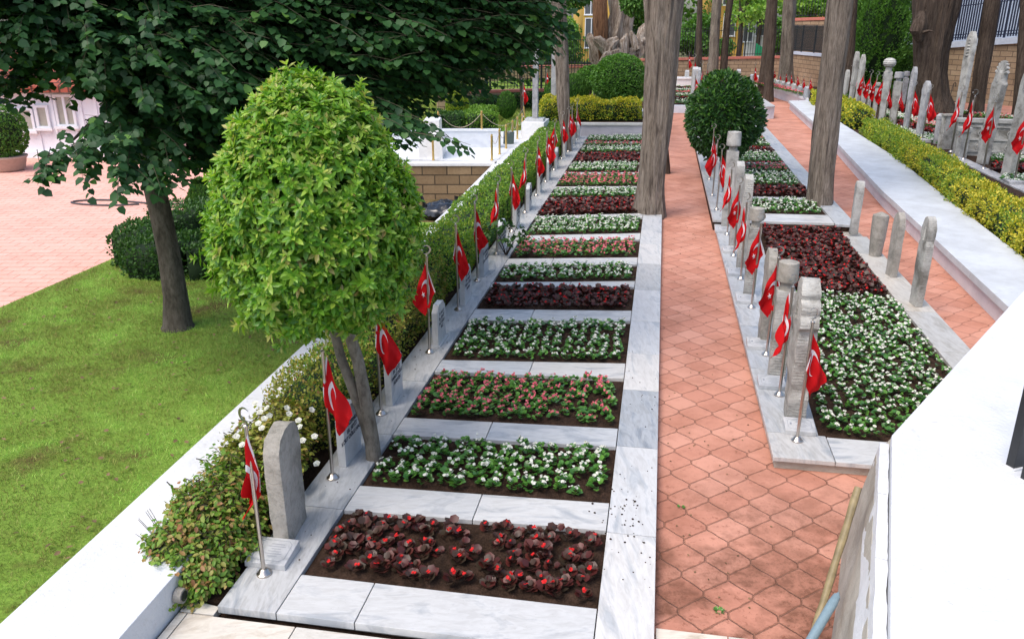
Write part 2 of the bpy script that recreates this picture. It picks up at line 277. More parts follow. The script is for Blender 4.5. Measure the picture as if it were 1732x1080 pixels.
# ------------------------------------------------------------------ object helpers
def props(o, label=None, cat=None, group=None, kind=None):
    if label: o['label'] = label
    if cat: o['category'] = cat
    if group: o['group'] = group
    if kind: o['kind'] = kind
    return o
def link(name, me, parent=None, loc=None, rz=None):
    o = bpy.data.objects.new(name, me); COL.objects.link(o)
    if parent is not None: o.parent = parent
    if loc is not None: o.location = loc
    if rz is not None: o.rotation_euler = (0, 0, rz)
    return o
def thing(name, label, cat, loc=(0, 0, 0), rz=0.0, group=None):
    return props(link(name, None, None, loc, rz), label, cat, group)
class MB:
    def __init__(s): s.v = []; s.f = []; s.m = []
    def add(s, vs, fs, mi=0):
        o = len(s.v); s.v += [tuple(x) for x in vs]; s.f += [tuple(i + o for i in f) for f in fs]; s.m += [mi] * len(fs); return s
    def box(s, x0, x1, y0, y1, z0, z1, mi=0, tx=1.0, ty=1.0):
        cx, cy = (x0 + x1) / 2, (y0 + y1) / 2; hx, hy = (x1 - x0) / 2, (y1 - y0) / 2
        vs = [(cx - hx, cy - hy, z0), (cx + hx, cy - hy, z0), (cx + hx, cy + hy, z0), (cx - hx, cy + hy, z0),
              (cx - hx * tx, cy - hy * ty, z1), (cx + hx * tx, cy - hy * ty, z1), (cx + hx * tx, cy + hy * ty, z1), (cx - hx * tx, cy + hy * ty, z1)]
        return s.add(vs, [(3, 2, 1, 0), (4, 5, 6, 7), (0, 1, 5, 4), (1, 2, 6, 5), (2, 3, 7, 6), (3, 0, 4, 7)], mi)
    def prism(s, pts, z0, z1, mi=0):     # pts: plan polygon, counter-clockwise
        a = sum(pts[i][0] * pts[(i + 1) % len(pts)][1] - pts[(i + 1) % len(pts)][0] * pts[i][1] for i in range(len(pts)))
        if a < 0: pts = pts[::-1]
        n = len(pts); vs = [(p[0], p[1], z0) for p in pts] + [(p[0], p[1], z1) for p in pts]
        return s.add(vs, [tuple(range(n - 1, -1, -1)), tuple(range(n, 2 * n))] + [(i, (i + 1) % n, n + (i + 1) % n, n + i) for i in range(n)], mi)
    def slab_x(s, prof, x0, x1, mi=0):   # profile in (y,z), thickness along x
        n = len(prof); vs = [(x0, p[0], p[1]) for p in prof] + [(x1, p[0], p[1]) for p in prof]
        return s.add(vs, [tuple(range(n - 1, -1, -1)), tuple(range(n, 2 * n))] + [(i, (i + 1) % n, n + (i + 1) % n, n + i) for i in range(n)], mi)
    def lathe(s, prof, seg=16, c=(0, 0), mi=0, flute=0.0, nf=8):
        vs = []
        for r, z in prof:
            for k in range(seg):
                a = 2 * PI * k / seg; rr = r * (1 + flute * math.cos(nf * a)); vs.append((c[0] + rr * math.cos(a), c[1] + rr * math.sin(a), z))
        fs = []
        for i in range(len(prof) - 1):
            for k in range(seg): fs.append((i * seg + k, i * seg + (k + 1) % seg, (i + 1) * seg + (k + 1) % seg, (i + 1) * seg + k))
        fs.append(tuple(range(seg - 1, -1, -1))); fs.append(tuple((len(prof) - 1) * seg + k for k in range(seg)))
        return s.add(vs, fs, mi)
    def tube(s, path, rad, seg=8, mi=0, closed=False, amp=0.0, freq=3.0, zf=0.6, off=0.0):
        path = [Vector(p) for p in path]; n = len(path)
        if not hasattr(rad, '__len__'): rad = [rad] * n
        ref = Vector((0, 1, 0)) if abs((path[min(1, n - 1)] - path[0]).normalized().y) < 0.9 else Vector((1, 0, 0)); vs = []
        for i, p in enumerate(path):
            a = path[(i + 1) % n] if (closed or i < n - 1) else path[i]; b = path[i - 1] if (closed or i > 0) else path[i]
            d = (a - b).normalized(); X = d.cross(ref).normalized(); Y = X.cross(d)
            for k in range(seg):
                t = 2 * PI * k / seg; r = rad[i]
                if amp: r *= 1 + amp * (noise.noise((math.cos(t) * freq, math.sin(t) * freq, p.z * zf + off)) + 0.4 * noise.noise((math.cos(t) * freq * 3, math.sin(t) * freq * 3, p.z * zf * 2 + off)) + 0.22 * noise.noise((math.cos(t) * freq * 8, math.sin(t) * freq * 8, p.z * zf * 3 + off)))
                vs.append(p + X * (r * math.cos(t)) + Y * (r * math.sin(t)))
        fs = []
        for i in range(n if closed else n - 1):
            j = (i + 1) % n
            for k in range(seg): fs.append((i * seg + k, j * seg + k, j * seg + (k + 1) % seg, i * seg + (k + 1) % seg))
        if not closed: fs.append(tuple(range(seg))); fs.append(tuple((n - 1) * seg + seg - 1 - k for k in range(seg)))
        return s.add(vs, fs, mi)
    def mesh(s, name, mats, smooth=False, bevel=0.0, rough=None):
        me = bpy.data.meshes.new(name); me.from_pydata(s.v, [], s.f)
        for m in (mats if isinstance(mats, (list, tuple)) else [mats]): me.materials.append(MAT[m])
        me.polygons.foreach_set('material_index', s.m)
        bm = bmesh.new(); bm.from_mesh(me); bmesh.ops.recalc_face_normals(bm, faces=bm.faces)
        if bevel: bmesh.ops.bevel(bm, geom=[e for e in bm.edges if len(e.link_faces) == 2 and e.calc_face_angle(0) > 0.5], offset=bevel, segments=2, profile=0.7, affect='EDGES')
        if rough:
            amp, sc, cuts = rough
            for _ in range(cuts):
                L = [e for e in bm.edges if e.calc_length() > sc]
                if L: bmesh.ops.subdivide_edges(bm, edges=L, cuts=1, use_grid_fill=True)
            bmesh.ops.triangulate(bm, faces=[f for f in bm.faces if len(f.verts) > 4])
            bm.normal_update(); of = random.random() * 50
            for v in bm.verts: v.co += v.normal * amp * (noise.noise(v.co * 7 + Vector((of, 0, 0))) + 0.5 * noise.noise(v.co * 19))
        bm.to_mesh(me); bm.free()
        if smooth: me.shade_smooth(); me.set_sharp_from_angle(angle=R(42))
        return me
    def build(s, name, mats, parent=None, loc=None, rz=None, **k): return link(name, s.mesh(name, mats, **k), parent, loc, rz)
def struct(name, mb, mats, **k): return props(mb.build(name, mats, **k), kind='structure')

# leaf templates: six vertices, two quads folded along the midrib
def tmpl(l1, l2, fold=0.1, droop=-0.12):
    v = np.array([(0, 0, 0), (-l1[0], l1[1], fold), (-l2[0], l2[1], fold * .8 + droop * .4), (0, 1, droop), (l2[0], l2[1], fold * .8 + droop * .4), (l1[0], l1[1], fold)], float)
    return v
T_LIME = tmpl((0.43, 0.14), (0.42, 0.58), 0.07); T_OVAL = tmpl((0.17, 0.3), (0.16, 0.65), 0.06); T_ROUND = tmpl((0.5, 0.2), (0.48, 0.72), 0.12, 0.0)
T_SMALL = tmpl((0.3, 0.3), (0.28, 0.7), 0.08); T_THIN = tmpl((0.06, 0.3), (0.05, 0.7), 0.02); T_NEED = tmpl((0.13, 0.35), (0.1, 0.7), 0.05)
def norm(a): return a / np.maximum(np.linalg.norm(a, axis=1, keepdims=True), 1e-9)
class Leaves:
    def __init__(s): s.V = []; s.M = []
    def add(s, P, D, Nn, size, T=T_SMALL, mi=0, wid=None):
        P = np.asarray(P, float); n = len(P)
        if n == 0: return s
        D = norm(np.asarray(D, float)); X = norm(np.cross(D, Nn)); Z = np.cross(X, D)
        size = np.broadcast_to(np.asarray(size, float), (n,))[:, None, None]
        w = 1.0 if wid is None else np.asarray(wid)[:, None]
        V = P[:, None, :] + size * (T[None, :, 0:1] * (X * w)[:, None, :] + T[None, :, 1:2] * D[:, None, :] + T[None, :, 2:3] * Z[:, None, :])
        s.V.append(V.reshape(-1, 3)); s.M.append(np.repeat(np.broadcast_to(np.asarray(mi), (n,)), 2)); return s
    def mesh(s, name, mats, core=None):
        V = np.concatenate(s.V); M = np.concatenate(s.M).astype(np.int32); n = len(V) // 6
        base = (np.arange(n) * 6)[:, None]; F = np.concatenate([base + np.array([[0, 3, 2, 1]]), base + np.array([[0, 5, 4, 3]])], axis=1).reshape(-1)
        mats = mats if isinstance(mats, (list, tuple)) else [mats]
        if core is not None:
            cv = np.array(core.v, float); o = len(V); V = np.concatenate([V, cv])
        me = bpy.data.meshes.new(name); nq = n * 2
        loops = F; starts = np.arange(nq) * 4; tot = np.full(nq, 4)
        if core is not None:
            cl = np.array([i + o for f in core.f for i in f]); ct = np.array([len(f) for f in core.f]); cs = len(loops) + np.concatenate([[0], np.cumsum(ct)[:-1]])
            loops = np.concatenate([loops, cl]); starts = np.concatenate([starts, cs]); tot = np.concatenate([tot, ct]); M = np.concatenate([M, np.array(core.m)])
        me.vertices.add(len(V)); me.vertices.foreach_set('co', V.astype(np.float32).ravel())
        me.loops.add(len(loops)); me.loops.foreach_set('vertex_index', loops.astype(np.int32))
        me.polygons.add(len(starts)); me.polygons.foreach_set('loop_start', starts.astype(np.int32)); me.polygons.foreach_set('loop_total', tot.astype(np.int32))
        me.polygons.foreach_set('material_index', M.astype(np.int32))
        for m in mats: me.materials.append(MAT[m])
        me.update(calc_edges=True); me.validate(); return me
def rnd(n, a=-1, b=1): return RNG.uniform(a, b, (n, 3))
def sph(n): return norm(RNG.normal(size=(n, 3)))
def noise3(P, sc, off=0.0): return np.array([noise.noise(Vector(p) * sc + Vector((off, off, off))) for p in P])

def ball(name, c, r, leafm, size, count, parent=None, T=T_SMALL, jitter=0.08, lump=0.12, egg=0.0, corem=None, up=0.5, upright=0.0, mi2=None):
    """clipped bush: leaves over a lumpy ellipsoid shell with inner layers, dark solid core that blocks the view through"""
    U = sph(count); lay = 1 - np.abs(RNG.normal(0, jitter, count)); lum = 1 + lump * noise3(U, 2.2, c[0]) + 0.6 * lump * noise3(U, 6.0, c[1])
    k = 1 - egg * U[:, 2]; rr = np.array(r)
    Pp = U * (lay * lum)[:, None] * rr; Pp[:, 0] *= k; Pp[:, 1] *= k
    D = norm(U + 0.9 * sph(count) + np.array([0, 0, up * 0.5])); 
    if upright: D = norm(D * (1 - upright) + np.array([0, 0, 1]) * upright)
    Nn = norm(U * 0.8 + np.array([0, 0, up]) + 0.6 * sph(count))
    L = Leaves(); mi = 0 if mi2 is None else (RNG.random(count) < mi2[0] + mi2[1] * U[:, 2]).astype(int)
    L.add(Pp, D, Nn, size * RNG.uniform(0.6, 1.2, count), T, mi)
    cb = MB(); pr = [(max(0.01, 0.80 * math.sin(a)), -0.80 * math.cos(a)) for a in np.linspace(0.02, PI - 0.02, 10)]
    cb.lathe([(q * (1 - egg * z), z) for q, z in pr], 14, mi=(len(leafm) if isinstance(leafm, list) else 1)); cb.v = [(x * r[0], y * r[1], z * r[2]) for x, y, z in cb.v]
    lm = leafm if isinstance(leafm, list) else [leafm]
    return L.mesh(name, lm + [corem or 'dark_core'], cb)
leaf('dark_core', [(0.012, 0.03, 0.008), (0.012, 0.03, 0.008)], 0.9, 0.0)  # near-black filler inside bushes and hedges so they are not see-through

def hedge_mesh(name, line, w, h, leafm, size, dens, T=T_SMALL, lump=0.06, taper=0.9, mi2=None, zb=0.04, loose=0.0, base=None):
    """line: list of plan points (x,y,z) along the hedge middle; leaves over top, sides and ends, dark solid core inside blocks the view through"""
    L = Leaves(); line = [Vector(p) for p in line]; core = MB(); nm = len(leafm) if isinstance(leafm, list) else 1
    tot = sum((line[i + 1] - line[i]).length for i in range(len(line) - 1))
    for i in range(len(line) - 1):
        a, b = line[i], line[i + 1]; d = (b - a); ln = d.length; d.normalize(); sdv = Vector((d.y, -d.x, 0))
        per = 2 * h + w; n = int(per * ln * dens); u = RNG.random(n) * ln
        if i == 0: u = u * 1.0
        q = RNG.random(n) * per
        ox = np.where(q < h, -w / 2 * (taper + (1 - taper) * 1), np.where(q > h + w, w / 2, q - h - w / 2)); oz = np.where(q < h, q, np.where(q > h + w, q - h - w, h))
        nx = np.where(q < h, -1, np.where(q > h + w, 1, 0)); nz = np.where((q >= h) & (q <= h + w), 1, 0.15)
        # round the shoulders
        rr = np.sqrt((ox / (w / 2)) ** 4 * 0.5 + (np.clip(oz, 0, h) / h) ** 4 * 0.5); sh = np.where(rr > 0.86, 1 - 0.35 * (rr - 0.86), 1)
        ox = ox * sh; oz = oz * sh
        P0 = np.array(a)[None, :] + np.outer(u, np.array(d)) + np.outer(ox, np.array(sdv)); P0[:, 2] += oz + zb
        nn = lump * 1.6 * noise3(P0, 1.7, 3.0) + lump * noise3(P0, 5.5, 9.0); Nv = norm(np.outer(nx, np.array(sdv)) + np.outer(nz, [0, 0, 1.0]))
        P1 = P0 + Nv * (nn - np.abs(RNG.normal(0, 0.035 + loose * 0.5, n)) + loose * RNG.random(n) ** 3 * 2)[:, None]
        D = norm(Nv + 0.9 * sph(n) + np.array([0, 0, 0.4])); N2 = norm(Nv * 0.8 + 0.7 * sph(n) + np.array([0, 0, 0.5]))
        mi = 0
        if mi2: mi = (RNG.random(n) < np.clip(mi2(P1), 0, 1)).astype(int)
        L.add(P1, D, N2, size * RNG.uniform(0.6, 1.25, n), T, mi)
        for e, sg in ((a, -1), (b, 1)):                      # ends
            if (e is a and i > 0) or (e is b and i < len(line) - 2): continue
            m_ = int(w * h * dens); y = RNG.uniform(-w / 2, w / 2, m_) * 0.92; z = RNG.random(m_) * h * 0.97
            Pe = np.array(e)[None, :] + np.outer(y, np.array(sdv)); Pe[:, 2] += z + zb; nv = np.array(d) * sg
            Pe += nv[None, :] * (lump * noise3(Pe, 5, 2.0) + 0.02)[:, None]
            L.add(Pe, norm(nv + 0.9 * sph(m_) + np.array([0, 0, .4])), norm(nv * .8 + .7 * sph(m_) + np.array([0, 0, .5])), size * RNG.uniform(.6, 1.2, m_), T, 0 if not mi2 else (RNG.random(m_) < np.clip(mi2(Pe), 0, 1)).astype(int))
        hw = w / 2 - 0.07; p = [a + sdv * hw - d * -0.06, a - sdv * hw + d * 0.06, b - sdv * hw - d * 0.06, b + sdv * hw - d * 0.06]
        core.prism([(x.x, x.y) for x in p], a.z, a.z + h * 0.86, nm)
    lm = leafm if isinstance(leafm, list) else [leafm]
    return L.mesh(name, lm + ['dark_core'], core)

def spray_cloud(L, blobs, axis, leaf_size, per_m3, T, twigs=None, nleaf=11, gap=0.05, droop=0.5, mi=0, curl=0.5):
    """branchlets with alternate leaves filling ellipsoidal blobs (centre, radii)"""
    for c, r in blobs:
        c = np.array(c); r = np.array(r); vol = 4.19 * r[0] * r[1] * r[2]; ns = max(3, int(vol * per_m3 / nleaf))
        U = sph(ns) * (RNG.random(ns) ** 0.45)[:, None]; S = c + U * r * 0.92
        out = norm((S - np.array(axis)) * np.array([1, 1, 0.25]) + 0.7 * rnd(ns)); out[:, 2] -= droop * RNG.random(ns); out = norm(out)
        side = norm(np.cross(out, np.array([0, 0, 1.0]))); 
        for j in range(nleaf):
            f = j - nleaf / 2; w = 1 if j % 2 else -1
            Pj = S + out * (gap * f) + np.array([0, 0, -1.0]) * (curl * 0.02 * (j ** 2) * gap * 1.2) + 0.012 * rnd(ns)
            D = norm(out * 0.55 + side * w * 0.9 + np.array([0, 0, -0.45]) + 0.35 * rnd(ns)); Nn = norm(np.array([0, 0, 1.0]) + 0.45 * rnd(ns) + 0.25 * out)
            L.add(Pj, D, Nn, leaf_size * RNG.uniform(0.65, 1.15, ns), T, mi)
        if twigs is not None:
            for k in range(0, ns, 2):
                a = Vector(S[k] - out[k] * gap * nleaf * 0.6); b = Vector(S[k] + out[k] * gap * nleaf * 0.45); twigs.tube([a, (a + b) / 2 + Vector((0, 0, 0.01)), b - Vector((0, 0, 0.03))], [0.005, 0.003, 0.0015], 3)
# ================================================================== SETTING
def stp(pts): return [tuple(ST(s, t))[:2] for s, t in pts]
mb = MB(); mb.add([(-400, -60, -0.7), (400, -60, -0.7), (400, 700, -0.7), (-400, 700, -0.7)], [(0, 1, 2, 3)]); struct('ground', mb, 'base_earth')
mb = MB().prism(stp([(-3.0, 1.0), (0.1, 1.0), (0.1, 28.2), (-3.0, 28.2)]), -0.7, -.004); struct('garden_soil', mb, 'soil')
mb = MB().prism(stp([(0.1, 1.0), (5.6, 1.0), (5.6, 20), (6.1, 40), (16, 70), (-0.1, 70), (0.1, 27)]), -0.7, 0.0); struct('brick_path', mb, 'hex_pavers')
mb = MB().prism(stp([(-8.43, -8), (-8.43, 9), (-8.3, 13.8), (-9.6, 14.5), (-9.6, 31), (-45, 31), (-45, -8)]), -0.7, 0.0); struct('plaza', mb, 'plaza_paving')
mb = MB().prism(stp([(-3.6, -3), (-3.7, 8), (-3.8, 14.6), (-8.40, 14.6), (-8.40, -3)]), -0.7, 0.13); struct('lawn', mb, 'lawn_ground')
mb = MB().prism(stp([(-3.9, 14.6), (-4.0, 20.3), (-9.55, 20.3), (-9.55, 14.6)]), -0.7, -0.62); struct('pit_floor', mb, 'pit_floor')
mb = MB().prism(stp([(-4.0, 20.62), (-4.1, 27), (-9.4, 23.6), (-9.4, 20.62)]), -0.6, 0.30); struct('marble_terrace', mb, 'marble_bright')
mb = MB().prism(stp([(-2.75, 27.9), (-0.1, 28.1), (-0.1, 36.2), (-1.5, 52), (-40, 52), (-30, 31.2), (-9.65, 24.5), (-5.0, 24.6), (-4.9, 27.3)]), -0.6, 0.05); struct('back_lawn', mb, 'lawn_ground')
mb = MB().prism(stp([(-0.1, 50), (5.9, 52), (9, 70), (-1, 70)]), -0.5, 0.02); struct('far_paving', mb, 'litter')
mb = MB().prism(stp([(5.35, 3), (5.3, 14), (5.8, 22), (6.1, 40), (9, 52), (40, 50), (40, 3)]), -0.7, 0.25); struct('cemetery_ground', mb, 'soil')
mb = MB().prism([tuple(G(px, py, .25))[:2] for px, py in ((1560, 170), (1570, 187), (1800, 200), (1800, 184))], 0.2, 0.262); struct('cemetery_path', mb, 'hex_pavers')
mb = MB().prism(stp([(-2.93, 4.13), (-2.6, 4.13), (-2.6, 27.2), (-2.95, 27.2)]), -0.2, 0.045); struct('hedge_soil', mb, 'soil')

mb = MB().prism(stp([(-2.7, 27.7), (-.15, 28.0), (-.15, 35.8), (-2.7, 35.5)]), 0, .45); struct('planter_soil', mb, 'soil')
# travertine paving at the foot of the steps
def slabs(name, label, rows, mats, z0, z1, gap=0.004, bev=0.004, part='slab', kind=None, cat='paving'):
    t = thing(name, label, cat, ST(*rows[0][0]), 0) if not kind else None
    for q, poly in enumerate(rows):
        c = (sum(p[0] for p in poly) / len(poly), sum(p[1] for p in poly) / len(poly))
        pts = []
        for s, tt in poly:
            ds, dt = s - c[0], tt - c[1]; pts.append((s - math.copysign(gap, ds), tt - math.copysign(gap, dt)))
        o0 = Vector(ST(*c)); m = MB().prism([(ST(*p).x - o0.x, ST(*p).y - o0.y) for p in pts], z0 - 0, z1)
        m2 = mats[q % len(mats)] if isinstance(mats, (list, tuple)) else mats
        o = m.build(part, m2, t, bevel=bev)
        o.location = (o0 - t.location if t else o0); o.location.z = 0 if not t else -t.location.z
    return t
rows = []
e = [-2.85, -2.1, -1.35, -0.6, 0.12]
for i in range(4): rows += [[(e[i], 3.3), (e[i + 1], 3.3), (e[i + 1], 3.995), (e[i], 3.995)]]
for i in range(4): rows += [[(e[i] + .3, 2.6), (min(.12, e[i + 1] + .3), 2.6), (min(.12, e[i + 1] + .3), 3.3), (e[i] + .3, 3.3)]]
for i in range(3): rows += [[(0.165 + i * .45, 3.2), (0.165 + (i + 1) * .45, 3.2), (0.165 + (i + 1) * .45, 4.38), (0.165 + i * .45, 4.38)]]
rows += [[(-2.915, 3.3), (-2.85, 3.3), (-2.85, 3.995), (-2.915, 3.995)], [(-2.915, 4.0), (-2.67, 4.0), (-2.67, 4.09), (-2.915, 4.12)]]
slabs('travertine_paving', 'beige travertine paving strip in front of the nearest grave bed', rows, 'travertine', -0.05, 0.05)
mb = MB().prism(stp([(-2.95, 2.0), (.165, 2.0), (.165, 3.94), (-2.95, 3.94)]), -.2, .012); struct('paving_bed', mb, 'soil')

# ------------------------------------------------------------------ left row of beds
LB = [('red', 970, 1028, 862, 897), ('white', 820, 850, 735, 755), ('pink', 705, 724, 628, 640), ('white', 608, 614, 541, 543), ('red', 522, 525, 485, 485),
      ('white', 477, 475, 448, 447), ('pink', 437, 435, 407, 405), ('white', 398, 394, 369, 367.5), ('red', 365.5, 360.5, 338, 335.5), ('white', 334.7, 334.7, 320, 319),
      ('pink', 315.5, 314.7, 295, 294), ('white', 291, 291.5, 277, 276), ('red', 275.8, 275, 260.5, 259.5), ('white', 258, 258, 249, 249), ('pink', 248, 247.5, 241.5, 241.3), ('white', 239.7, 239.7, 230.5, 230.5)]
SL, SR, ZT = -2.25, -0.21, 0.10
LBED = []
for col, nl, nr, fl, fr in LB:
    LBED.append((col, [(SL, t_at(nl, SL, ZT)), (SR, t_at(nr, SR, ZT)), (SR, t_at(fr, SR, ZT)), (SL, t_at(fl, SL, ZT))]))
LBED[11][1][1] = (-0.45, LBED[11][1][1][1]); LBED[11][1][2] = (-0.45, LBED[11][1][2][1])
TEND = 27.35
rows = []; mts = []
# cross slabs between beds
prev = (4.03, 4.03)
for i, (c, q) in enumerate(LBED + [('end', [(SL, TEND), (SR, TEND)])]):
    a, b = prev; l, r = q[0][1], q[1][1]
    sp = SL + (SR - SL) * [0.35, 0.5, 0.42, 0.5, 0.38, 0.55][i % 6]; f = (sp - SL) / (SR - SL)
    if i == 0:
        for s0, s1 in ((SL + .0, -1.72), (-1.72, SR)):
            g = lambda s: l + (r - l) * (s - SL) / (SR - SL)
            rows.append([(s0, 4.03), (s1, 4.03), (s1, g(s1)), (s0, g(s0))]); mts.append('marble')
    else:
        rows.append([(SL, a), (sp, a + (b - a) * f), (sp, l + (r - l) * f), (SL, l)]); rows.append([(sp, a + (b - a) * f), (SR, b), (SR, r), (sp, l + (r - l) * f)]); mts += ['marble'] * 2
    if i < 16: prev = (q[3][1], q[2][1])
rows.append([(-0.45, LBED[11][1][1][1]), (SR, LBED[11][1][1][1]), (SR, LBED[11][1][2][1]), (-0.45, LBED[11][1][2][1])]); mts.append('marble')
tt = 4.03; k = 0
while tt < TEND - .1:                                  # strip with the headstones
    ln = [1.22, 1.25, 1.2, 1.5, 1.4][k % 5]; t1 = min(TEND, tt + ln); rows.append([(-2.66, tt), (SL, tt), (SL, t1), (-2.66, t1)]); mts.append('marble_along'); tt = t1; k += 1
tt = 4.0; k = 0
while tt < TEND - .1:                                  # walkway strip on the right
    ln = [1.3, 1.35, 1.22, 1.0, 1.1][k % 5]; t1 = min(TEND, tt + ln); rows.append([(SR, tt), (0.16, tt), (0.16, t1), (SR, t1)]); mts.append('marble_white' if k % 4 != 2 else 'marble_along'); tt = t1; k += 1
slabs('marble_surround', 'long pale marble surround of the sixteen left-hand flower beds', rows, mts, ZT - .055, ZT, cat='grave surround')
mb = MB().prism(stp([(-2.60, 4.09), (.13, 4.07), (.13, 27.3), (-2.60, 27.3)]), -.02, ZT - .06); struct('grave_footing', mb, 'rough_concrete')

def soil_bed(name, quad, z, res=0.06, amp=0.018):
    a, b, c, d = [np.array(p) for p in quad]; n1 = max(3, int(np.linalg.norm(b - a) / res)); n2 = max(3, int(np.linalg.norm(d - a) / res)); m = MB(); vs = []
    for j in range(n2 + 1):
        for i in range(n1 + 1):
            u, v = i / n1, j / n2; p = a * (1 - u) * (1 - v) + b * u * (1 - v) + c * u * v + d * (1 - u) * v; w = ST(p[0], p[1])
            e = min(u * n1, (1 - u) * n1, v * n2, (1 - v) * n2, 3) / 3
            vs.append((w.x, w.y, z + e * amp * (0.6 + noise.noise(w * 5) + 0.8 * noise.noise(w * 17) + 0.6 * abs(noise.noise(w * 33)) + 0.4 * noise.noise(w * 60))))
    m.add(vs, [(j * (n1 + 1) + i, j * (n1 + 1) + i + 1, (j + 1) * (n1 + 1) + i + 1, (j + 1) * (n1 + 1) + i) for j in range(n2) for i in range(n1)])
    return struct(name, m, 'soil', smooth=True)
for i, (c, q) in enumerate(LBED): soil_bed('bed_soil', q, ZT - 0.035, 0.022 if i < 2 else (0.05 if i < 6 else 0.2), 0.03)

# ------------------------------------------------------------------ right grave A and row B
ZA, ZB = 0.13, 0.20
def aR(t): return 3.29                                # inner edge of the right border
def aL(t): return 1.60 + 0.28 * (t - 7.1) / 8.3
rows = [[(1.14, 6.62), (1.66, 6.62), (1.66, 7.1), (1.14, 7.1)], [(1.66, 6.62), (3.29, 6.62), (3.29, 7.08), (1.66, 7.08)]]; mts = ['marble_along', 'marble']
tt = 7.1; k = 0
while tt < 15.3:
    t1 = min(15.38, tt + [1.5, 1.35, 1.42][k % 3]); rows.append([(1.14 - .004 * (tt - 7), tt), (aL(tt), tt), (aL(t1), t1), (1.14 - .004 * (t1 - 7), t1)]); mts.append('marble_along')
    rows.append([(3.29, tt - .5), (3.68, tt - .5), (3.68, t1 - .5), (3.29, t1 - .5)]); mts.append('marble_cream'); tt = t1; k += 1
slabs('marble_surround', 'grey-veined marble kerb round the big double grave with the carved stones, right of the path', rows, mts, ZA - .04, ZA, cat='grave surround')
mb = MB().prism(stp([(1.17, 6.67), (3.66, 6.67), (3.66, 15.35), (1.14, 15.35)]), -.02, ZA - .045); struct('grave_footing', mb, 'rough_concrete')
AW = [(1.6, 7.1), (3.29, 7.1), (3.29, 11.45), (aL(11.45), 11.45)]; AR = [(aL(11.45), 11.45), (3.29, 11.45), (3.32, 15.35), (1.88, 15.35)]
soil_bed('bed_soil', AW, ZA - .035, .07); soil_bed('bed_soil', AR, ZA - .035, .1)
RBp = [('white', 363, 338), ('red', 334, 316), ('white', 315, 292.5), ('pink', 291.5, 277), ('white', 275, 259), ('red', 258.2, 250.5), ('white', 248, 240), ('pink', 238, 233), ('white', 231, 222)]
RBED = []; 
for c, n, f in RBp: RBED.append((c, t_at(n, 2.5, ZB), t_at(f, 2.5, ZB)))
tt = RBED[-1][2] + .35
for c in ('red', 'white', 'pink', 'white', 'red', 'white'):
    if tt > 34: break
    RBED.append((c, tt, min(tt + 1.05, 34.3))); tt += 1.4
rows = []; mts = []; prev = 15.42
for c, a, b in RBED + [('end', 34.6, 34.6)]:
    sk = 0.1; rows.append([(1.62, prev), (3.25, prev + sk), (3.25, a + sk), (1.62, a)]); mts.append('marble'); prev = b
tt = 15.42; k = 0
while tt < 34.5:
    t1 = min(34.6, tt + 1.5); rows.append([(1.08, tt), (1.62, tt), (1.62, t1), (1.08, t1)]); rows.append([(3.25, tt), (3.62, tt), (3.62, t1), (3.25, t1)]); mts += ['marble_along'] * 2; tt = t1
slabs('marble_surround', 'marble surround of the right-hand row of small beds, running behind the round dark bush', rows, mts, ZB - .045, ZB, cat='grave surround')
mb = MB().prism(stp([(1.10, 15.44), (3.60, 15.44), (3.60, 34.58), (1.10, 34.58)]), -.02, ZB - .05); struct('grave_footing', mb, 'soil')

# far plot C, closing the view at the end of the path
ZC = 0.30
rows = [[(0.3, 35.9), (4.0, 36.2), (4.0, 36.5), (0.3, 36.2)], [(3.9, 36.5), (4.25, 36.5), (4.25, 44), (3.9, 44)], [(0.3, 36.2), (0.55, 36.2), (0.55, 46), (0.3, 46)]]
slabs('marble_surround', 'low white marble kerb of the far plot that closes the left path', rows, 'marble_bright', -0.02, ZC, cat='grave surround')
CBED = [('white', 36.6, 38.0), ('red', 38.3, 39.3), ('white', 39.6, 41), ('pink', 41.3, 42.1), ('white', 42.5, 43.8), ('red', 44.1, 44.8), ('white', 45.2, 46.0)]
mb = MB().prism(stp([(.5, 36.3), (3.92, 36.5), (3.92, 46), (.5, 46)]), -.02, ZC - .05); struct('bed_soil', mb, 'soil')
# bench-like kerb
t = thing('stone_bench', 'long white marble bench kerb beside the pair of dark trunks', 'bench', G(1300, 186, 0), 0)
a, b, c, d = G(1296, 180, .5), G(1311, 179, .5), G(1278, 158, .5), G(1268, 158.5, .5)
ctr = t.location
pl = [(p.x - ctr.x, p.y - ctr.y) for p in (a, b, c, d)]
MB().prism(pl, .43, .5).build('bench_top', 'marble', t, bevel=.008); cx = sum(p[0] for p in pl) / 4; cy = sum(p[1] for p in pl) / 4
MB().prism([(cx + (x - cx) * .93, cy + (y - cy) * .97) for x, y in pl], 0, .43).build('bench_body', 'marble_bright', t)

# ------------------------------------------------------------------ white walls
W1 = [(-2.93, 1.5), (-3.70, 1.5), (-3.72, 4.6), (-3.75, 8.4), (-3.87, 15.5), (-4.02, 20.4), (-4.1, 26.2), (-2.97, 26.2)]
t = thing('low_wall', 'broad low white painted wall between the lawn and the left hedge', 'wall', ST(-3.3, 4), 0)
o0 = t.location
def wl(poly, inset=0.0): return [(ST(*p).x - o0.x, ST(*p).y - o0.y) for p in poly]
m = MB().prism(wl(W1), 0.02, 0.30); m.build('wall_coping', 'white_paint', t, bevel=.012)
MB().prism(wl([(-2.96, 1.5), (-3.66, 1.5), (-3.69, 8.4), (-3.80, 15.5), (-3.95, 20.4), (-4.05, 26.1), (-3.0, 26.1)]), -.7, 0.02).build('wall_base', 'white_paint', t)
p = ST(-2.925, 4.02, .16) - o0
m = MB(); m.tube([(0, 0, 0), (.05, 0, 0)], [.055, .05], 14); m.build('drain_pipe', 'old_stone', t, loc=p, rz=-AZ)
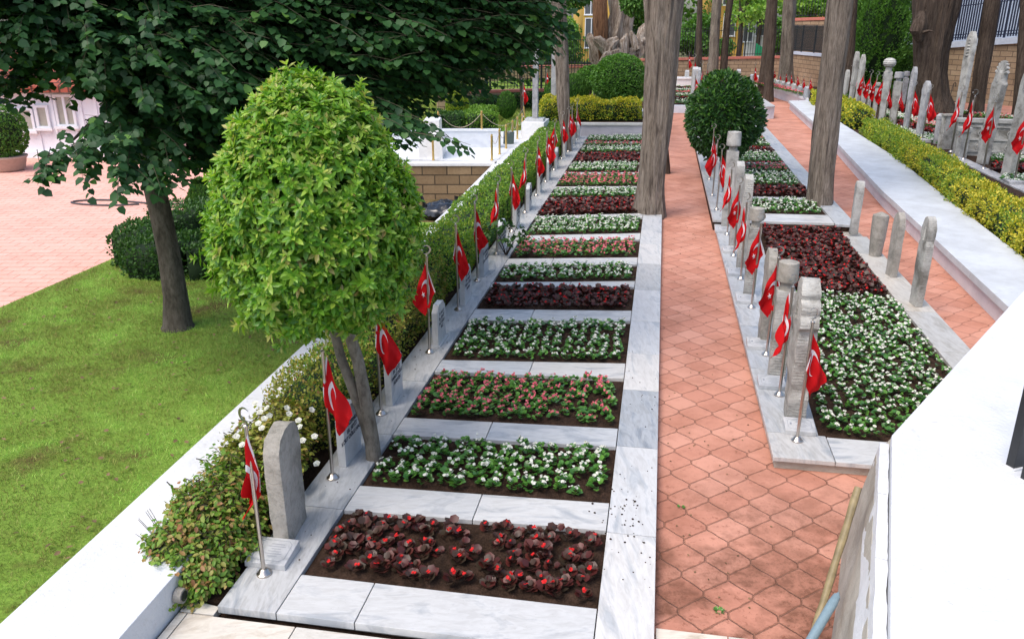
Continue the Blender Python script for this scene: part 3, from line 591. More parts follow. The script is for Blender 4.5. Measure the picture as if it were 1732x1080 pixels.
m = MB(); m.tube([(0.0, 0, 0), (.054, 0, 0)], [.034, .034], 12); m.build('pipe_dark_disc', 'black_iron', t, loc=p, rz=-AZ)  # solid black disc standing in for the shaded hollow of the pipe

IN = [(4.36, 9.3), (4.38, 10.6), (4.50, 14.1), (4.62, 18), (5.05, 25.3), (5.25, 31.5), (5.45, 38.3)]
OUT = [(6.34, 38.6), (6.1, 29.7), (6.02, 22.6), (5.66, 16.7), (5.46, 13), (5.40, 9.3)]
t = thing('low_wall', 'wide white-topped low wall curving beside the right-hand path, in front of the yellow hedge', 'wall', ST(5, 12), 0); o0 = t.location
MB().prism(wl(IN + OUT), 0.25, 0.36).build('wall_coping', 'white_worn', t, bevel=.012)
MB().prism(wl([(a + .07, b) for a, b in IN] + [(a - .02, b - .03) for a, b in OUT]), -.1, 0.25).build('wall_base', 'pale_render', t)
ps = [(1262, 139), (1290, 143), (1310, 149), (1340, 158), (1368, 168)]
t = thing('low_wall', 'far curved low white wall carrying a line of small flags and white headstones', 'wall', G(1310, 150, .45), 0); o0 = t.location.copy(); t.location.z = 0
fr = [G(x, y, .45) for x, y in ps]; bk = [p + Vector((.5, 1.6, 0)) for p in fr]
pl = [(p.x - o0.x, p.y - o0.y) for p in fr + bk[::-1]]
MB().prism(pl, 0.35, .45).build('wall_coping', 'white_paint', t); MB().prism([(x + .04, y + .05) for x, y in pl], -.1, .35).build('wall_base', 'pale_render', t)

# near parapet of the steps
PZ = 1.0
a = G(1508, 735, PZ); b = G(1505, 1080, PZ); b2 = b + (b - a) * .9; c = G(1732, 490, PZ); c2 = c + (c - a) * .25; d = a + Vector((3.6, -3.0, 0)) + Vector((1.5, -2.5, 0))
t = thing('stair_parapet', 'broad white painted parapet filling the right foreground', 'wall', (a.x, a.y, 0)); o0 = t.location
lc = lambda q, z=0: (q.x - o0.x, q.y - o0.y, z)
m = MB().prism([lc(q)[:2] for q in (a, b2, d, c2)], 0.86, PZ); m.build('parapet_slab', 'white_paint', t, bevel=.02)
n = Vector((-(a - b).y, (a - b).x, 0)).normalized()
if n.x > 0: n = -n
def off(q, k): return q + n * k
m = MB(); A0, B0 = off(a, .19) + (a - b) * .12, off(b2, .23); A1, B1 = off(a, .075), off(b2, .09); C1 = c2 + Vector((-.02, -.1, 0)); D1 = d
vs = [lc(A0, 0), lc(B0, 0), lc(D1, 0), lc(C1, 0), lc(A1, .84), lc(B1, .84), lc(D1 - Vector((.02, 0, 0)), .84), lc(C1 - Vector((.02, 0.02, 0)), .84)]
m.add(vs, [(3, 2, 1, 0), (4, 5, 6, 7), (0, 1, 5, 4), (1, 2, 6, 5), (2, 3, 7, 6), (3, 0, 4, 7)]); m.build('rough_base', 'rough_concrete', t, rough=(0.012, 0.12, 4))
m = MB(); 
for k in range(3):
    f0, f1 = k / 3 * 1.0, (k + 1) / 3 * 1.0 - .004; p = [off(a.lerp(b2, f0 * .52), .065), off(a.lerp(b2, f1 * .52), .065), off(a.lerp(b2, f1 * .52), .006), off(a.lerp(b2, f0 * .52), .006)]
    q = [off(a.lerp(b2, f0 * .52), .095 + .015 * k), off(a.lerp(b2, f1 * .52), .095 + .015 * k), off(a.lerp(b2, f1 * .52), .006), off(a.lerp(b2, f0 * .52), .006)]
    m.add([lc(x, .62) for x in q] + [lc(x, .93) for x in p], [(3, 2, 1, 0), (4, 5, 6, 7), (0, 1, 5, 4), (1, 2, 6, 5), (2, 3, 7, 6), (3, 0, 4, 7)])
m.build('whitewashed_edge', 'white_paint', t, rough=(0.008, 0.06, 4))
pb = G(1716, 789, PZ)
for q, (px, py, lab) in enumerate(((1716, 789, 'dark iron fence post standing on the white parapet at the right edge'), (1741, 812, 'second iron post just cut off by the right edge of the parapet'))):
    pb = G(px, py, PZ); t = thing('fence_post', lab, 'post', pb, R(20))
    MB().box(-.045, .045, -.03, .03, 0, 2.4).build('post_shaft', 'black_iron', t, bevel=.004)
    MB().box(-.06, .06, -.045, .045, 0.0, .012).build('base_plate', 'white_paint', t, bevel=.003)

# terrace back wall, terrace front wall over the pit, block
def wallseg(name, label, p0, p1, th, z0, z1, mat, coping=None, cz=.06, over=.03, cat='wall', group=None, kinddepth=1):
    p0 = Vector((p0[0], p0[1], 0)); p1 = Vector((p1[0], p1[1], 0)); d = p1 - p0; t = thing(name, label, cat, (p0.x, p0.y, 0), math.atan2(d.y, d.x), group); L = d.length
    MB().box(0, L, 0, th, z0, z1 - (cz if coping else 0)).build('wall_face', mat, t)
    if coping: MB().box(-over, L + over, -over, th + over, z1 - cz, z1).build('coping', coping, t, bevel=.008)
    return t
q0, q1 = G(560, 276, .3), G(838, 276, .3)
wallseg('stone_wall', 'brown sandstone block wall dropping from the white terrace into the sunken pit', (q0.x - 3, q0.y), (q1.x, q1.y), .3, -.7, .30, 'brown_blocks', 'marble_bright', .07, .03)
q0, q1 = B(560, 251, 23.35), B(852, 251, 23.35)
wallseg('marble_wall', 'low white marble wall behind the gold posts of the terrace', (q0.x - 4, q0.y), (q1.x - .1, q1.y), .25, .29, .80, 'marble_bright', 'marble_bright', .05, .02)
p = G(731, 268, .3); t = thing('marble_block', 'white marble block standing on the terrace behind the lime leaves', 'block', p, 0)
MB().box(-.33, .28, -.1, 1.2, 0, .55).build('block_body', 'marble_bright', t, bevel=.01); MB().box(-.2, .2, .1, .9, .55, .95).build('block_top', 'marble_bright', t, bevel=.01)
# planter at the head of the left row
fl, fr_ = ST(-2.78, TEND + .02), ST(-0.02, TEND + .42)
t = wallseg('planter_wall', 'grey stone planter wall with white capping at the far end of the left beds', (fl.x, fl.y), (fr_.x, fr_.y), .22, -.1, .50, 'planter_stone', 'marble', .07, .04)
m = MB().box(-.02, .2, .26, 8.2, -.1, .44); e = m.build('side_wall', 'marble_bright', t, loc=((fr_ - fl).length - .2, 0, 0))
m = MB().box(-.05, .24, .27, 8.25, .44, .505); m.build('side_coping', 'marble', t, loc=((fr_ - fl).length - .2, 0, 0), bevel=.006)
p = G(903, 233, .3); t = thing('pillar', 'tall slim grey marble pillar on a white plinth beside the yellow hedge', 'pillar', p, -AZ)
MB().box(-.34, .34, -.3, .9, -.1, .48).build('plinth', 'marble_bright', t, bevel=.01)
MB().box(-.28, .28, .0, .5, .48, .56).build('pedestal_step', 'marble', t, bevel=.008)
m = MB().slab_x([(.14, .56), (.36, .56), (.33, 2.65), (.25, 2.78), (.17, 2.65)], -.08, .08); m.build('shaft', 'grey_stone', t, bevel=.006)
p = G(936, 185, .75); t = thing('pillar', 'second slim grey pillar half hidden behind the leaning trunk', 'pillar', p, -AZ)
MB().box(-.3, .3, -.25, .25, 0, .2).build('pedestal_step', 'marble', t); MB().slab_x([(-.12, .2), (.12, .2), (.09, 2.2), (0, 2.35), (-.09, 2.2)], -.08, .08).build('shaft', 'grey_stone', t)

# ------------------------------------------------------------------ far walls and fences
def iron_fence(label, p0, p1, h, mat='black_iron', bay=2.2, sp=0.13, r=0.011, spear=True, name='iron_fence'):
    p0 = Vector(p0); p1 = Vector(p1); d = p1 - p0; L = math.hypot(d.x, d.y); slope = d.z / L
    t = thing(name, label, 'fence', p0, math.atan2(d.y, d.x)); nb = max(1, round(L / bay)); bw = L / nb
    for k in range(nb + 1):
        x = k * bw; MB().box(x - .035, x + .035, -.035, .035, x * slope, x * slope + h + .06).build('post', mat, t)
    for k in range(nb):
        m = MB(); x0 = k * bw + .04; x1 = (k + 1) * bw - .04; n_ = int((x1 - x0) / sp)
        for i in range(1, n_ + 1):
            x = x0 + (x1 - x0) * i / (n_ + 1); z = x * slope; m.box(x - r, x + r, -r, r, z + .04, z + h)
            if spear: m.box(x - r * 1.9, x + r * 1.9, -r, r, z + h, z + h + .09, 0, .1, .1)
        for zz in (.12, .24, h * .62, h - .22, h - .1) if mat == 'navy_iron' else (.12, h - .16):
            a = x0 * slope + zz; b = x1 * slope + zz; m.add([(x0, -.02, a), (x1, -.02, b), (x1, .02, b), (x0, .02, a), (x0, -.02, a + .035), (x1, -.02, b + .035), (x1, .02, b + .035), (x0, .02, a + .035)], [(3, 2, 1, 0), (4, 5, 6, 7), (0, 1, 5, 4), (1, 2, 6, 5), (2, 3, 7, 6), (3, 0, 4, 7)])
        m.build('railing_panel', mat, t)
    return t
def wall_px(name, label, x0, x1, yt0, yt1, Y0, Y1, zb, mat, coping, th=.35, cz=.14, over=.06):
    """wall whose top edge runs between two surveyed points"""
    a = B(x0, yt0, Y0); b = B(x1, yt1, Y1); d = Vector((b.x - a.x, b.y - a.y, 0)); L = d.length; t = thing(name, label, 'wall', (a.x, a.y, 0), math.atan2(d.y, d.x))
    def pris(x0, x1, y0, y1, za, zb_, zc, zd): return [(x0, y0, za), (x1, y0, zb_), (x1, y1, zb_), (x0, y1, za), (x0, y0, zc), (x1, y0, zd), (x1, y1, zd), (x0, y1, zc)]
    F = [(3, 2, 1, 0), (4, 5, 6, 7), (0, 1, 5, 4), (1, 2, 6, 5), (2, 3, 7, 6), (3, 0, 4, 7)]
    MB().add(pris(0, L, 0, th, zb, zb, a.z - cz, b.z - cz), F).build('wall_face', mat, t)
    if coping: MB().add(pris(-over, L + over, -over, th + over, a.z - cz, b.z - cz, a.z, b.z), F).build('coping', coping, t)
    return a, b
a, b = wall_px('block_wall', 'tan stone block wall with red coping right across the far end of the paths', 1005, 1345, 101, 94, 56, 56, -.1, 'tan_blocks', 'coping_red')
iron_fence('black iron railing on the far red-coped wall behind the slim trunks', a + Vector((0, .15, 0)), b + Vector((0, .15, 0)), 1.75, bay=3.0, sp=.16, r=.013)
a, b = wall_px('block_wall', 'stone wall section with red coping left of the old dead trunk', 730, 1002, 113, 110, 50, 53, .3, 'tan_blocks', 'coping_red')
iron_fence('black railing behind the leaning trunk, above the upper left wall', a + Vector((0, .15, 0)), b + Vector((0, .15, 0)), 1.6, bay=2.8, sp=.16, r=.013)
a, b = wall_px('block_wall', 'low stone wall with red coping behind the clipped bushes on the left', 740, 1000, 155, 148.5, 35.5, 37, 0, 'tan_blocks', 'coping_red', cz=.1)
iron_fence('black iron railing along the low stone wall behind the two clipped bushes', a + Vector((0, .12, 0)), b + Vector((0, .12, 0)), 1.05, bay=2.5, sp=.15, r=.012)
a, b = wall_px('retaining_wall', 'short tan block wall with whitish coping beside the ridged pale trunk', 1336, 1400, 87, 92, 50, 45, -.1, 'tan_blocks', 'coping_white')
iron_fence('black mesh railing on the short tan wall, left of the right-hand trunk', a + Vector((0, .1, .02)), b + Vector((0, .1, 0)), 1.35, bay=1.6, sp=.09, r=.012)
a, b = wall_px('retaining_wall', 'high brown block retaining wall behind the tall carved gravestones', 1400, 1800, 86, 57, 45, 34, .1, 'tan_blocks', 'coping_white', cz=.25, over=.1)
iron_fence('navy iron fence on the high retaining wall at top right', a + Vector((0, .1, .02)), b + Vector((0, .1, 0)), 2.3, 'navy_iron', bay=2.6, sp=.12, r=.024)
a, b = wall_px('upper_wall', 'upper stone wall with a red coping beyond the short railing, top right', 1330, 1480, 31, 26, 62, 60, 0, 'tan_blocks', 'coping_red', cz=.2)
iron_fence('black railing on the upper red-coped wall near the top edge', a + Vector((0, .1, 0)), b + Vector((0, .1, 0)), 1.9, bay=2.4, sp=.2, r=.016)

# ------------------------------------------------------------------ buildings
def window(parent, x, z, w, h, frame='window_white', glass='window_glass', panes=2, depth=.0, curtain=None):
    m = MB(); fw = .07
    m.box(x - w / 2 - fw, x + w / 2 + fw, -.06, .02, z - fw, z); m.box(x - w / 2 - fw, x + w / 2 + fw, -.06, .02, z + h, z + h + fw)
    m.box(x - w / 2 - fw, x - w / 2, -.06, .02, z, z + h); m.box(x + w / 2, x + w / 2 + fw, -.06, .02, z, z + h)
    for k in range(1, panes): xx = x - w / 2 + w * k / panes; m.box(xx - fw / 2, xx + fw / 2, -.05, .02, z, z + h)
    o = m.build('window', frame, parent); MB().box(x - w / 2, x + w / 2, -.012, .0, z, z + h).build('pane', curtain or glass, o)
    MB().box(x - w / 2 - .12, x + w / 2 + .12, -.12, -.062, z - .12, z - .05).build('sill', frame, o)
def building(name, label, px0, px1, ytop, Y, zb, depth, mat, wins, roof=None, rot=0.0, eave=.35):
    a = B(px0, 100, Y); b = B(px1, 100, Y); top = B(px0, ytop, Y).z; L = b.x - a.x; t = thing(name, label, 'building', (a.x, a.y, 0), rot)
    MB().box(0, L, 0.003, depth, zb, top).build('wall', mat, t)
    for wx, wy, ww, wh, kw in wins:
        c = B(wx, wy, Y); window(t, c.x - a.x, c.z, ww, wh, **kw)
    if roof:
        m = MB().add([(-eave, -eave, top), (L + eave, -eave, top), (L + eave, depth + eave, top), (-eave, depth + eave, top), (L * .2, depth * .5, top + 1.4), (L * .8, depth * .5, top + 1.4)], [(3, 2, 1, 0), (0, 1, 5, 4), (1, 2, 5), (2, 3, 4, 5), (3, 0, 4)]); m.build('roof', roof, t)
        MB().box(-eave, L + eave, -eave - .06, -eave, top - .1, top + .06).build('gutter', 'roof_tiles', t)
    return t
t = building('white_house', 'white single-storey house with red tiled eaves at the far side of the plaza', -260, 176, 148, 23.6, -.3, 7, 'house_white',
         [(115, 210, .42, .74, dict(panes=2, curtain='curtain')), (76, 213, .24, .5, dict(panes=1, curtain='curtain')), (44, 218, .46, .5, dict(panes=1, curtain='curtain')), (-60, 213, .5, .7, dict(panes=2))], 'roof_tiles')
L_ = (B(176, 100, 23.6).x - B(-260, 100, 23.6).x)
MB().box(0, L_, -.12, .0, -.3, .16).build('base_course', 'house_white', t); MB().box(0, L_, -.05, .0, B(0, 158, 23.6).z, B(0, 149, 23.6).z).build('cornice', 'pale_stone', t)
for xx in (20, 62, 92, 140, 165):
    c = B(xx, 200, 23.6); MB().box(c.x - t.location.x - .035, c.x - t.location.x + .035, -.03, .0, .16, B(0, 160, 23.6).z).build('pilaster', 'house_white', t)
W_ = dict(panes=2)
building('apartment_block', 'yellow apartment block with white-framed windows behind the old dead trunk', 984, 1062, -260, 78, 0, 12, 'yellow_plaster', [(999, 24, 1.0, 2.4, W_), (999, 80, 1.0, 2.4, W_), (1045, 24, 1.0, 2.4, W_), (1045, 80, 1.0, 2.4, W_), (999, -32, 1.0, 2.4, W_)])
building('apartment_block', 'yellow apartment block glimpsed through foliage right of the slim trunks', 1222, 1256, -260, 80, 0, 12, 'yellow_plaster', [(1232, 60, 1.0, 1.8, W_), (1232, 8, 1.0, 1.8, W_)])
building('apartment_block', 'off-white building with pale window bays beside the green screen', 1256.3, 1296, -60, 80, 0, 12, 'white_plaster', [(1264, 70, .8, 2.0, W_), (1285, 60, .8, 2.0, W_), (1264, 20, .8, 2.0, W_)])
building('apartment_block', 'yellow wall of a building above the thuja at the top edge', 1442, 1500, -200, 75, 0, 12, 'yellow_plaster', [(1470, -30, 1.2, 2, W_)])
building('apartment_block', 'pale blue-white building behind the navy fence, top right', 1595, 2000, -120, 48, 0, 14, 'bluewhite_wall', [(1690, -20, 1.4, 1.4, W_)])
p = B(1277, 95, 70); t = thing('site_screen', 'bright green slanting screen beyond the far railing', 'screen', (p.x, p.y, p.z - 1))
MB().add([(0, 0, 0), (.85, 0, 0), (.85, 0, 1.5), (0, 0, 2.0), (0, .06, 0), (.85, .06, 0), (.85, .06, 1.5), (0, .06, 2.0)], [(0, 1, 2, 3), (7, 6, 5, 4), (0, 4, 5, 1), (1, 5, 6, 2), (2, 6, 7, 3), (3, 7, 4, 0)]).build('screen_sheet', 'green_screen', t)
m = MB(); m.box(-.05, 0, 0, .05, -1.8, 2.1); m.box(.85, .9, 0, .05, -1.8, 1.6); m.build('screen_frame', 'grey_tube', t)
# ================================================================== FLAGPOLES
def cres(cx, cy, R0, r0, off, n=28):                   # crescent outline opening toward +x
    th = math.acos(max(-1, min(1, (R0 * R0 - r0 * r0 + off * off) / (2 * off * R0)))); O = [(cx + R0 * math.cos(a), cy + R0 * math.sin(a)) for a in np.linspace(th, 2 * PI - th, n)]
    a0 = math.atan2(O[-1][1] - cy, O[-1][0] - cx - off); a1 = math.atan2(O[0][1] - cy, O[0][0] - cx - off)
    if a0 < 0: a0 += 2 * PI
    if a1 < 0: a1 += 2 * PI
    I = [(cx + off + r0 * math.cos(a), cy + r0 * math.sin(a)) for a in np.linspace(a0, a1, n)]
    return O, I
def star(cx, cy, r, rot=PI): return [(cx + (r if i % 2 == 0 else r * .4) * math.cos(rot + i * PI / 5), cy + (r if i % 2 == 0 else r * .4) * math.sin(rot + i * PI / 5)) for i in range(10)]
VARS = [  # corners B, C, D (x, z) relative to the hoist top, ripple, phase
    ((.07, -.46), (.13, -.68), (-.04, -.42), .045, .3), ((.21, -.48), (.07, -.69), (-.03, -.38), .022, 1.1), ((.15, -.50), (.04, -.70), (-.06, -.38), .025, 2.0), ((.17, -.44), (.02, -.64), (-.10, -.36), .022, 3.2)]
def flag_fn(v, mir):
    Bc, C, D, rip, ph = VARS[v]
    def f(u, w, off=0.0):
        def P(u, w):
            x = (1 - w) * u * Bc[0] + w * ((1 - u) * D[0] + u * C[0]); z = (1 - w) * u * Bc[1] + w * ((1 - u) * D[1] + u * C[1])
            z -= .03 * math.sin(PI * u) * (1 - w) * .6; x += .016 * math.sin(PI * w) * u
            y = rip * math.sin(5.2 * (w + .35 * u) + ph) * (.25 + u) + .020 * math.sin(9 * u - 4 * w + ph) + .010 * math.sin(15 * w + 6 * u + 2 * ph) * (.3 + u)
            return Vector((mir * x, y, z))
        p = P(u, w)
        if off: n = (P(u + .01, w) - P(u - .01, w)).cross(P(u, w + .01) - P(u, w - .01)).normalized(); p = p + n * off
        return p
    return f
FLAGM = {}
for v in range(4):
    for mir in (1, -1):
        f = flag_fn(v, mir); NU, NV = 18, 12; m = MB()
        for side in (.0008, -.0008):
            vs = [f(i / NU, j / NV, side) for j in range(NV + 1) for i in range(NU + 1)]
            m.add(vs, [(j * (NU + 1) + i, j * (NU + 1) + i + 1, (j + 1) * (NU + 1) + i + 1, (j + 1) * (NU + 1) + i) for j in range(NV) for i in range(NU)])
        # white hoist band
        fm = m.mesh('flag', 'red_cloth', smooth=True)
        h = MB(); 
        for side in (.0022, -.0022): h.add([f(x, j / 6, side) for j in range(7) for x in (0.0, .045)], [(2 * j, 2 * j + 1, 2 * j + 3, 2 * j + 2) for j in range(6)])
        hm = h.mesh('hoist_band', 'white_cloth')
        e = MB()
        for side in (.003, -.003):
            O, I = cres(.36, .5, .31, .25, .085); sc = lambda q: f(q[0] * .95, q[1], side) if True else None
            mapuv = lambda p: f(.36 + (p[0] - .36) * .62, p[1], side)
            a = [mapuv(p) for p in O]; b = [mapuv(p) for p in I[::-1]]; n_ = len(a)
            e.add(a + b, [(i, i + 1, n_ + i + 1, n_ + i) for i in range(n_ - 1)])
            S = star(.64, .5, .13); c0 = mapuv((.64, .5)); sv = [mapuv(p) for p in S]; v == 3 and e.add([c0] + sv, [(0, 1 + i, 1 + (i + 1) % 10) for i in range(10)])
        em = e.mesh('crescent_and_star', 'white_cloth'); FLAGM[(v, mir)] = (fm, hm, em)
PH = 1.13
m = MB(); m.lathe([(.052, 0), (.052, .012), (.040, .020), (.030, .040), (.018, .048)], 20); BASE_M = m.mesh('base_flange', 'steel', smooth=True)
m = MB(); m.tube([(0, 0, .045), (0, 0, PH)], [.0145, .0135], 14); POLE_M = m.mesh('pole', 'steel', smooth=True)
m = MB(); m.lathe([(.018, PH), (.019, PH + .012), (.008, PH + .02), (.005, PH + .035)], 12)
O, I = cres(0, PH + .088, .052, .044, .011); pts = O + I[::-1][1:-1] if False else None
n_ = len(O); a = [(-x, -.003, z) for x, z in O]; b = [(-x, -.003, z) for x, z in I[::-1]]; a2 = [(x, .003, z) for x, _, z in a]; b2_ = [(x, .003, z) for x, _, z in b]
m.add(a + b + a2 + b2_, [(i, i + 1, n_ + i + 1, n_ + i) for i in range(n_ - 1)] + [(2 * n_ + i, 3 * n_ + i, 3 * n_ + i + 1, 2 * n_ + i + 1) for i in range(n_ - 1)] + [(i, 2 * n_ + i, 2 * n_ + i + 1, i + 1) for i in range(n_ - 1)] + [(n_ + i, n_ + i + 1, 3 * n_ + i + 1, 3 * n_ + i) for i in range(n_ - 1)])
S = star(-.050, PH + .085, .02, PI / 2); m.add([(-.050, -.004, PH + .085), (-.050, .004, PH + .085)] + [(x, 0, z) for x, z in S], [(0, 2 + i, 2 + (i + 1) % 10) for i in range(10)] + [(1, 2 + (i + 1) % 10, 2 + i) for i in range(10)])
FIN_M = m.mesh('crescent_finial', 'steel')
def flagpole(p, label, group, v=0, mir=1, rz=0.0, sc=1.0, flag=True, lean=(0, 0)):
    t = thing('flagpole', label, 'flagpole', p, 0, group); t.scale = (sc, sc, sc); t.rotation_euler = (lean[0] + random.gauss(0, .012), lean[1] + random.gauss(0, .014), 0)
    link('base_flange', BASE_M, t); link('pole', POLE_M, t); link('crescent_finial', FIN_M, t, rz=rz)
    if flag:
        fm, hm, em = FLAGM[(v, mir)]; f = link('flag', fm, t, (.014 * mir, 0, PH - .045), rz); link('hoist_band', hm, f); link('crescent_and_star', em, f)
    return t

# ================================================================== GRAVESTONES
def text(parent, s, size, loc, rot, mat='inscription_paint', sp=1.1, align='CENTER', name='inscription'):
    c = bpy.data.curves.new(name, 'FONT'); c.body = s; c.size = size; c.align_x = align; c.align_y = 'CENTER'; c.space_line = sp; c.extrude = .0006; c.offset = .0016
    c.materials.append(MAT[mat]); tmp = bpy.data.objects.new(name, c); COL.objects.link(tmp); bpy.context.view_layer.update(); me = bpy.data.meshes.new_from_object(tmp); bpy.data.objects.remove(tmp)
    o = bpy.data.objects.new(name, me); COL.objects.link(o); o.parent = parent; o.location = loc; o.rotation_euler = rot; return o
TXT = ['125. HAZIRMENZİL\nER. SEYİT\nKÖRT OĞLU HALİM', '72. HAZIRMENZİL\nER. SEYİT\nHAMDİ OĞLU\nHÜSEYİN', '27. ALAY\nER. ŞEHİT\nALİ OĞLU\nVELİ', '19. ALAY\nER. ŞEHİT\nMUSA OĞLU\nHASAN']
m = MB().slab_x([(-.175, 0), (.175, 0), (.175, .43), (.09, .515), (-.09, .515), (-.175, .43)], -.036, .036); HS_M = m.mesh('headstone_slab', 'marble_headstone', bevel=.006)
m = MB().box(-.06, .06, -.20, .20, 0, .02); HB_M = m.mesh('footing', 'marble', bevel=.004)
BEDN = {'red': 'dark-leaved red begonias', 'white': 'white begonias', 'pink': 'pink begonias'}
ORD = ['first', 'second', 'third', 'fourth', 'fifth', 'sixth', 'seventh', 'eighth', 'ninth', 'tenth', 'eleventh', 'twelfth', 'thirteenth', 'fourteenth', 'fifteenth', 'sixteenth']
POLEPX = [(447, 970), (563, 808), (645, 700), (727, 596), (775, 524), (808, 475), (840, 430), (866, 392), (888, 360), (907, 331), (923, 308), (937, 288), (950, 269), (961, 257), (967, 247), (975, 237)]
FV = [(0, 1, 2.6), (1, 1, -.3), (1, 1, .1), (3, -1, .3), (2, 1, .0), (2, 1, .5), (0, -1, .4), (2, 1, -.2), (0, -1, .2), (2, 1, .2), (1, 1, -.1), (3, -1, .2), (2, 1, .1), (1, 1, .2), (0, 1, .3), (0, 1, .2)]
for i, (px, py) in enumerate(POLEPX):
    p = G(px, py, ZT); v, mir, rz = FV[i]; nm = BEDN[LB[i][0]]
    lab = ['red flag hanging narrow on the nearest steel pole, before the weathered grey headstone', 'red flag spread wide on the steel pole just left of the forked tree trunk', 'red flag on the steel pole just right of the forked tree trunk'][i] if i < 3 else f'{ORD[i]} red flag from the front in the left row, by a {LB[i][0] if LB[i][0] != "red" else "dark"} bed'
    flagpole(p, lab, 'flagpoles along the left row of graves', v, mir, rz)
    if i == 0: continue
    s, tt = st_of(p); hp = ST(s + .02, tt + (.36 if i < 12 else .5), ZT)
    lab = ['', 'white marble headstone with dark inscription, partly behind the forked tree trunk', 'white marble headstone with four dark lines of lettering, right of the forked trunk'][i] if i < 3 else f'{ORD[i]} headstone from the front of the left row, at the head of {nm}'
    t = thing('headstone', lab, 'headstone', hp, -AZ + random.uniform(-.04, .04), 'modern headstones of the left row')
    sc = [1, 1, 1, .95, .98, 1, .96, 1.02, 1, .97, 1, 1, 1, 1, .95, 1][i]; t.scale = (1, 1, sc)
    link('headstone_slab', HS_M, t)
    link('footing', HB_M, t) if i % 3 == 0 else None
    if i < 12: text(t, TXT[(i - 1) % 4] if i > 2 else TXT[i - 1], .052, (.0375, 0, .30), (R(90), 0, R(90)), sp=1.15)
# the old weathered stone
p = G(489, 905, ZT); t = thing('old_headstone', 'tall weathered grey headstone with rounded top, nearest of the left row', 'headstone', p + Vector((0, .05, 0)), -AZ + .08)
prof = [(-.19, 0), (.19, 0), (.21, .72), (.20, .82), (.14, .895), (.05, .93), (-.06, .93), (-.15, .89), (-.205, .80), (-.21, .7)]
MB().slab_x([(y, z * .95) for y, z in prof], -.06, .06).build('stone_slab', 'old_stone', t, bevel=.01, rough=(.008, .05, 4), smooth=True)
def plaque(p, label, rz=-AZ, w=.30, d=.26, group='information plaques at the feet of the old gravestones'):
    t = thing('plaque', label, 'plaque', p, rz, group)
    MB().add([(-w / 2, -d / 2, 0), (w / 2, -d / 2, 0), (w / 2, d / 2, 0), (-w / 2, d / 2, 0), (-w / 2, -d / 2, .045), (w / 2, -d / 2, .045), (w / 2, d / 2, .075), (-w / 2, d / 2, .075)], [(3, 2, 1, 0), (4, 5, 6, 7), (0, 1, 5, 4), (1, 2, 6, 5), (2, 3, 7, 6), (3, 0, 4, 7)]).build('plaque_block', 'marble_headstone', t, bevel=.006)
    sl = math.atan2(.03, d); z = lambda y: .0605 + y * .03 / d
    m = MB(); a, b = w / 2 - .03, d / 2 - .03
    pts = [(-a, -b + .03), (-a + .03, -b), (a - .03, -b), (a, -b + .03), (a, b - .03), (a - .03, b), (-a + .03, b), (-a, b - .03)]
    for (x0, y0), (x1, y1) in zip(pts, pts[1:] + pts[:1]):
        dx, dy = x1 - x0, y1 - y0; l = math.hypot(dx, dy); nx, ny = -dy / l * .0015, dx / l * .0015; m.add([(x0 - nx, y0 - ny, z(y0) + .0015), (x1 - nx, y1 - ny, z(y1) + .0015), (x1 + nx, y1 + ny, z(y1) + .0015), (x0 + nx, y0 + ny, z(y0) + .0015)], [(0, 1, 2, 3)])
    for k in range(6):
        y = b * .62 - k * b * .24; hw = a * (.55 + .15 * math.sin(k * 2.1)); m.add([(a * .15 - hw + .02, y, z(y) + .0015), (a * .15 + hw * .8, y, z(y) + .0015), (a * .15 + hw * .8, y + .004, z(y + .004) + .0015), (a * .15 - hw + .02, y + .004, z(y + .004) + .0015)], [(0, 1, 2, 3)])
    m.add([(-a * .82, -.01, z(-.01) + .0018), (-a * .66, -.01, z(-.01) + .0018), (-a * .66, .02, z(.02) + .0018), (-a * .82, .02, z(.02) + .0018)], [(0, 1, 2, 3)])
    m.build('engraving', 'plaque_ink', t); return t
plaque(G(462, 942, ZT), 'grey marble plaque lying beneath the weathered headstone, nearest of the left row')

# --- Ottoman stones: rough shaft with a fez, a turban, a carved top ...
def shaft(w, d, h, taper=.85, mat='old_stone', parent=None, amp=.006, name='shaft', lean=0):
    m = MB(); ch = .012; n = 6
    for k in range(n): pass
    m.box(-w / 2, w / 2, -d / 2, d / 2, 0, h, 0, 1 / taper if taper > 1 else 1, 1) if False else m.add([(-w / 2 * taper, -d / 2 * taper, 0), (w / 2 * taper, -d / 2 * taper, 0), (w / 2 * taper, d / 2 * taper, 0), (-w / 2 * taper, d / 2 * taper, 0), (-w / 2, -d / 2, h), (w / 2, -d / 2, h), (w / 2, d / 2, h), (-w / 2, d / 2, h)], [(3, 2, 1, 0), (4, 5, 6, 7), (0, 1, 5, 4), (1, 2, 6, 5), (2, 3, 7, 6), (3, 0, 4, 7)])
    return m.build(name, mat, parent, bevel=ch, rough=(amp, .06 if h < 1.7 else .1, 4), smooth=True)
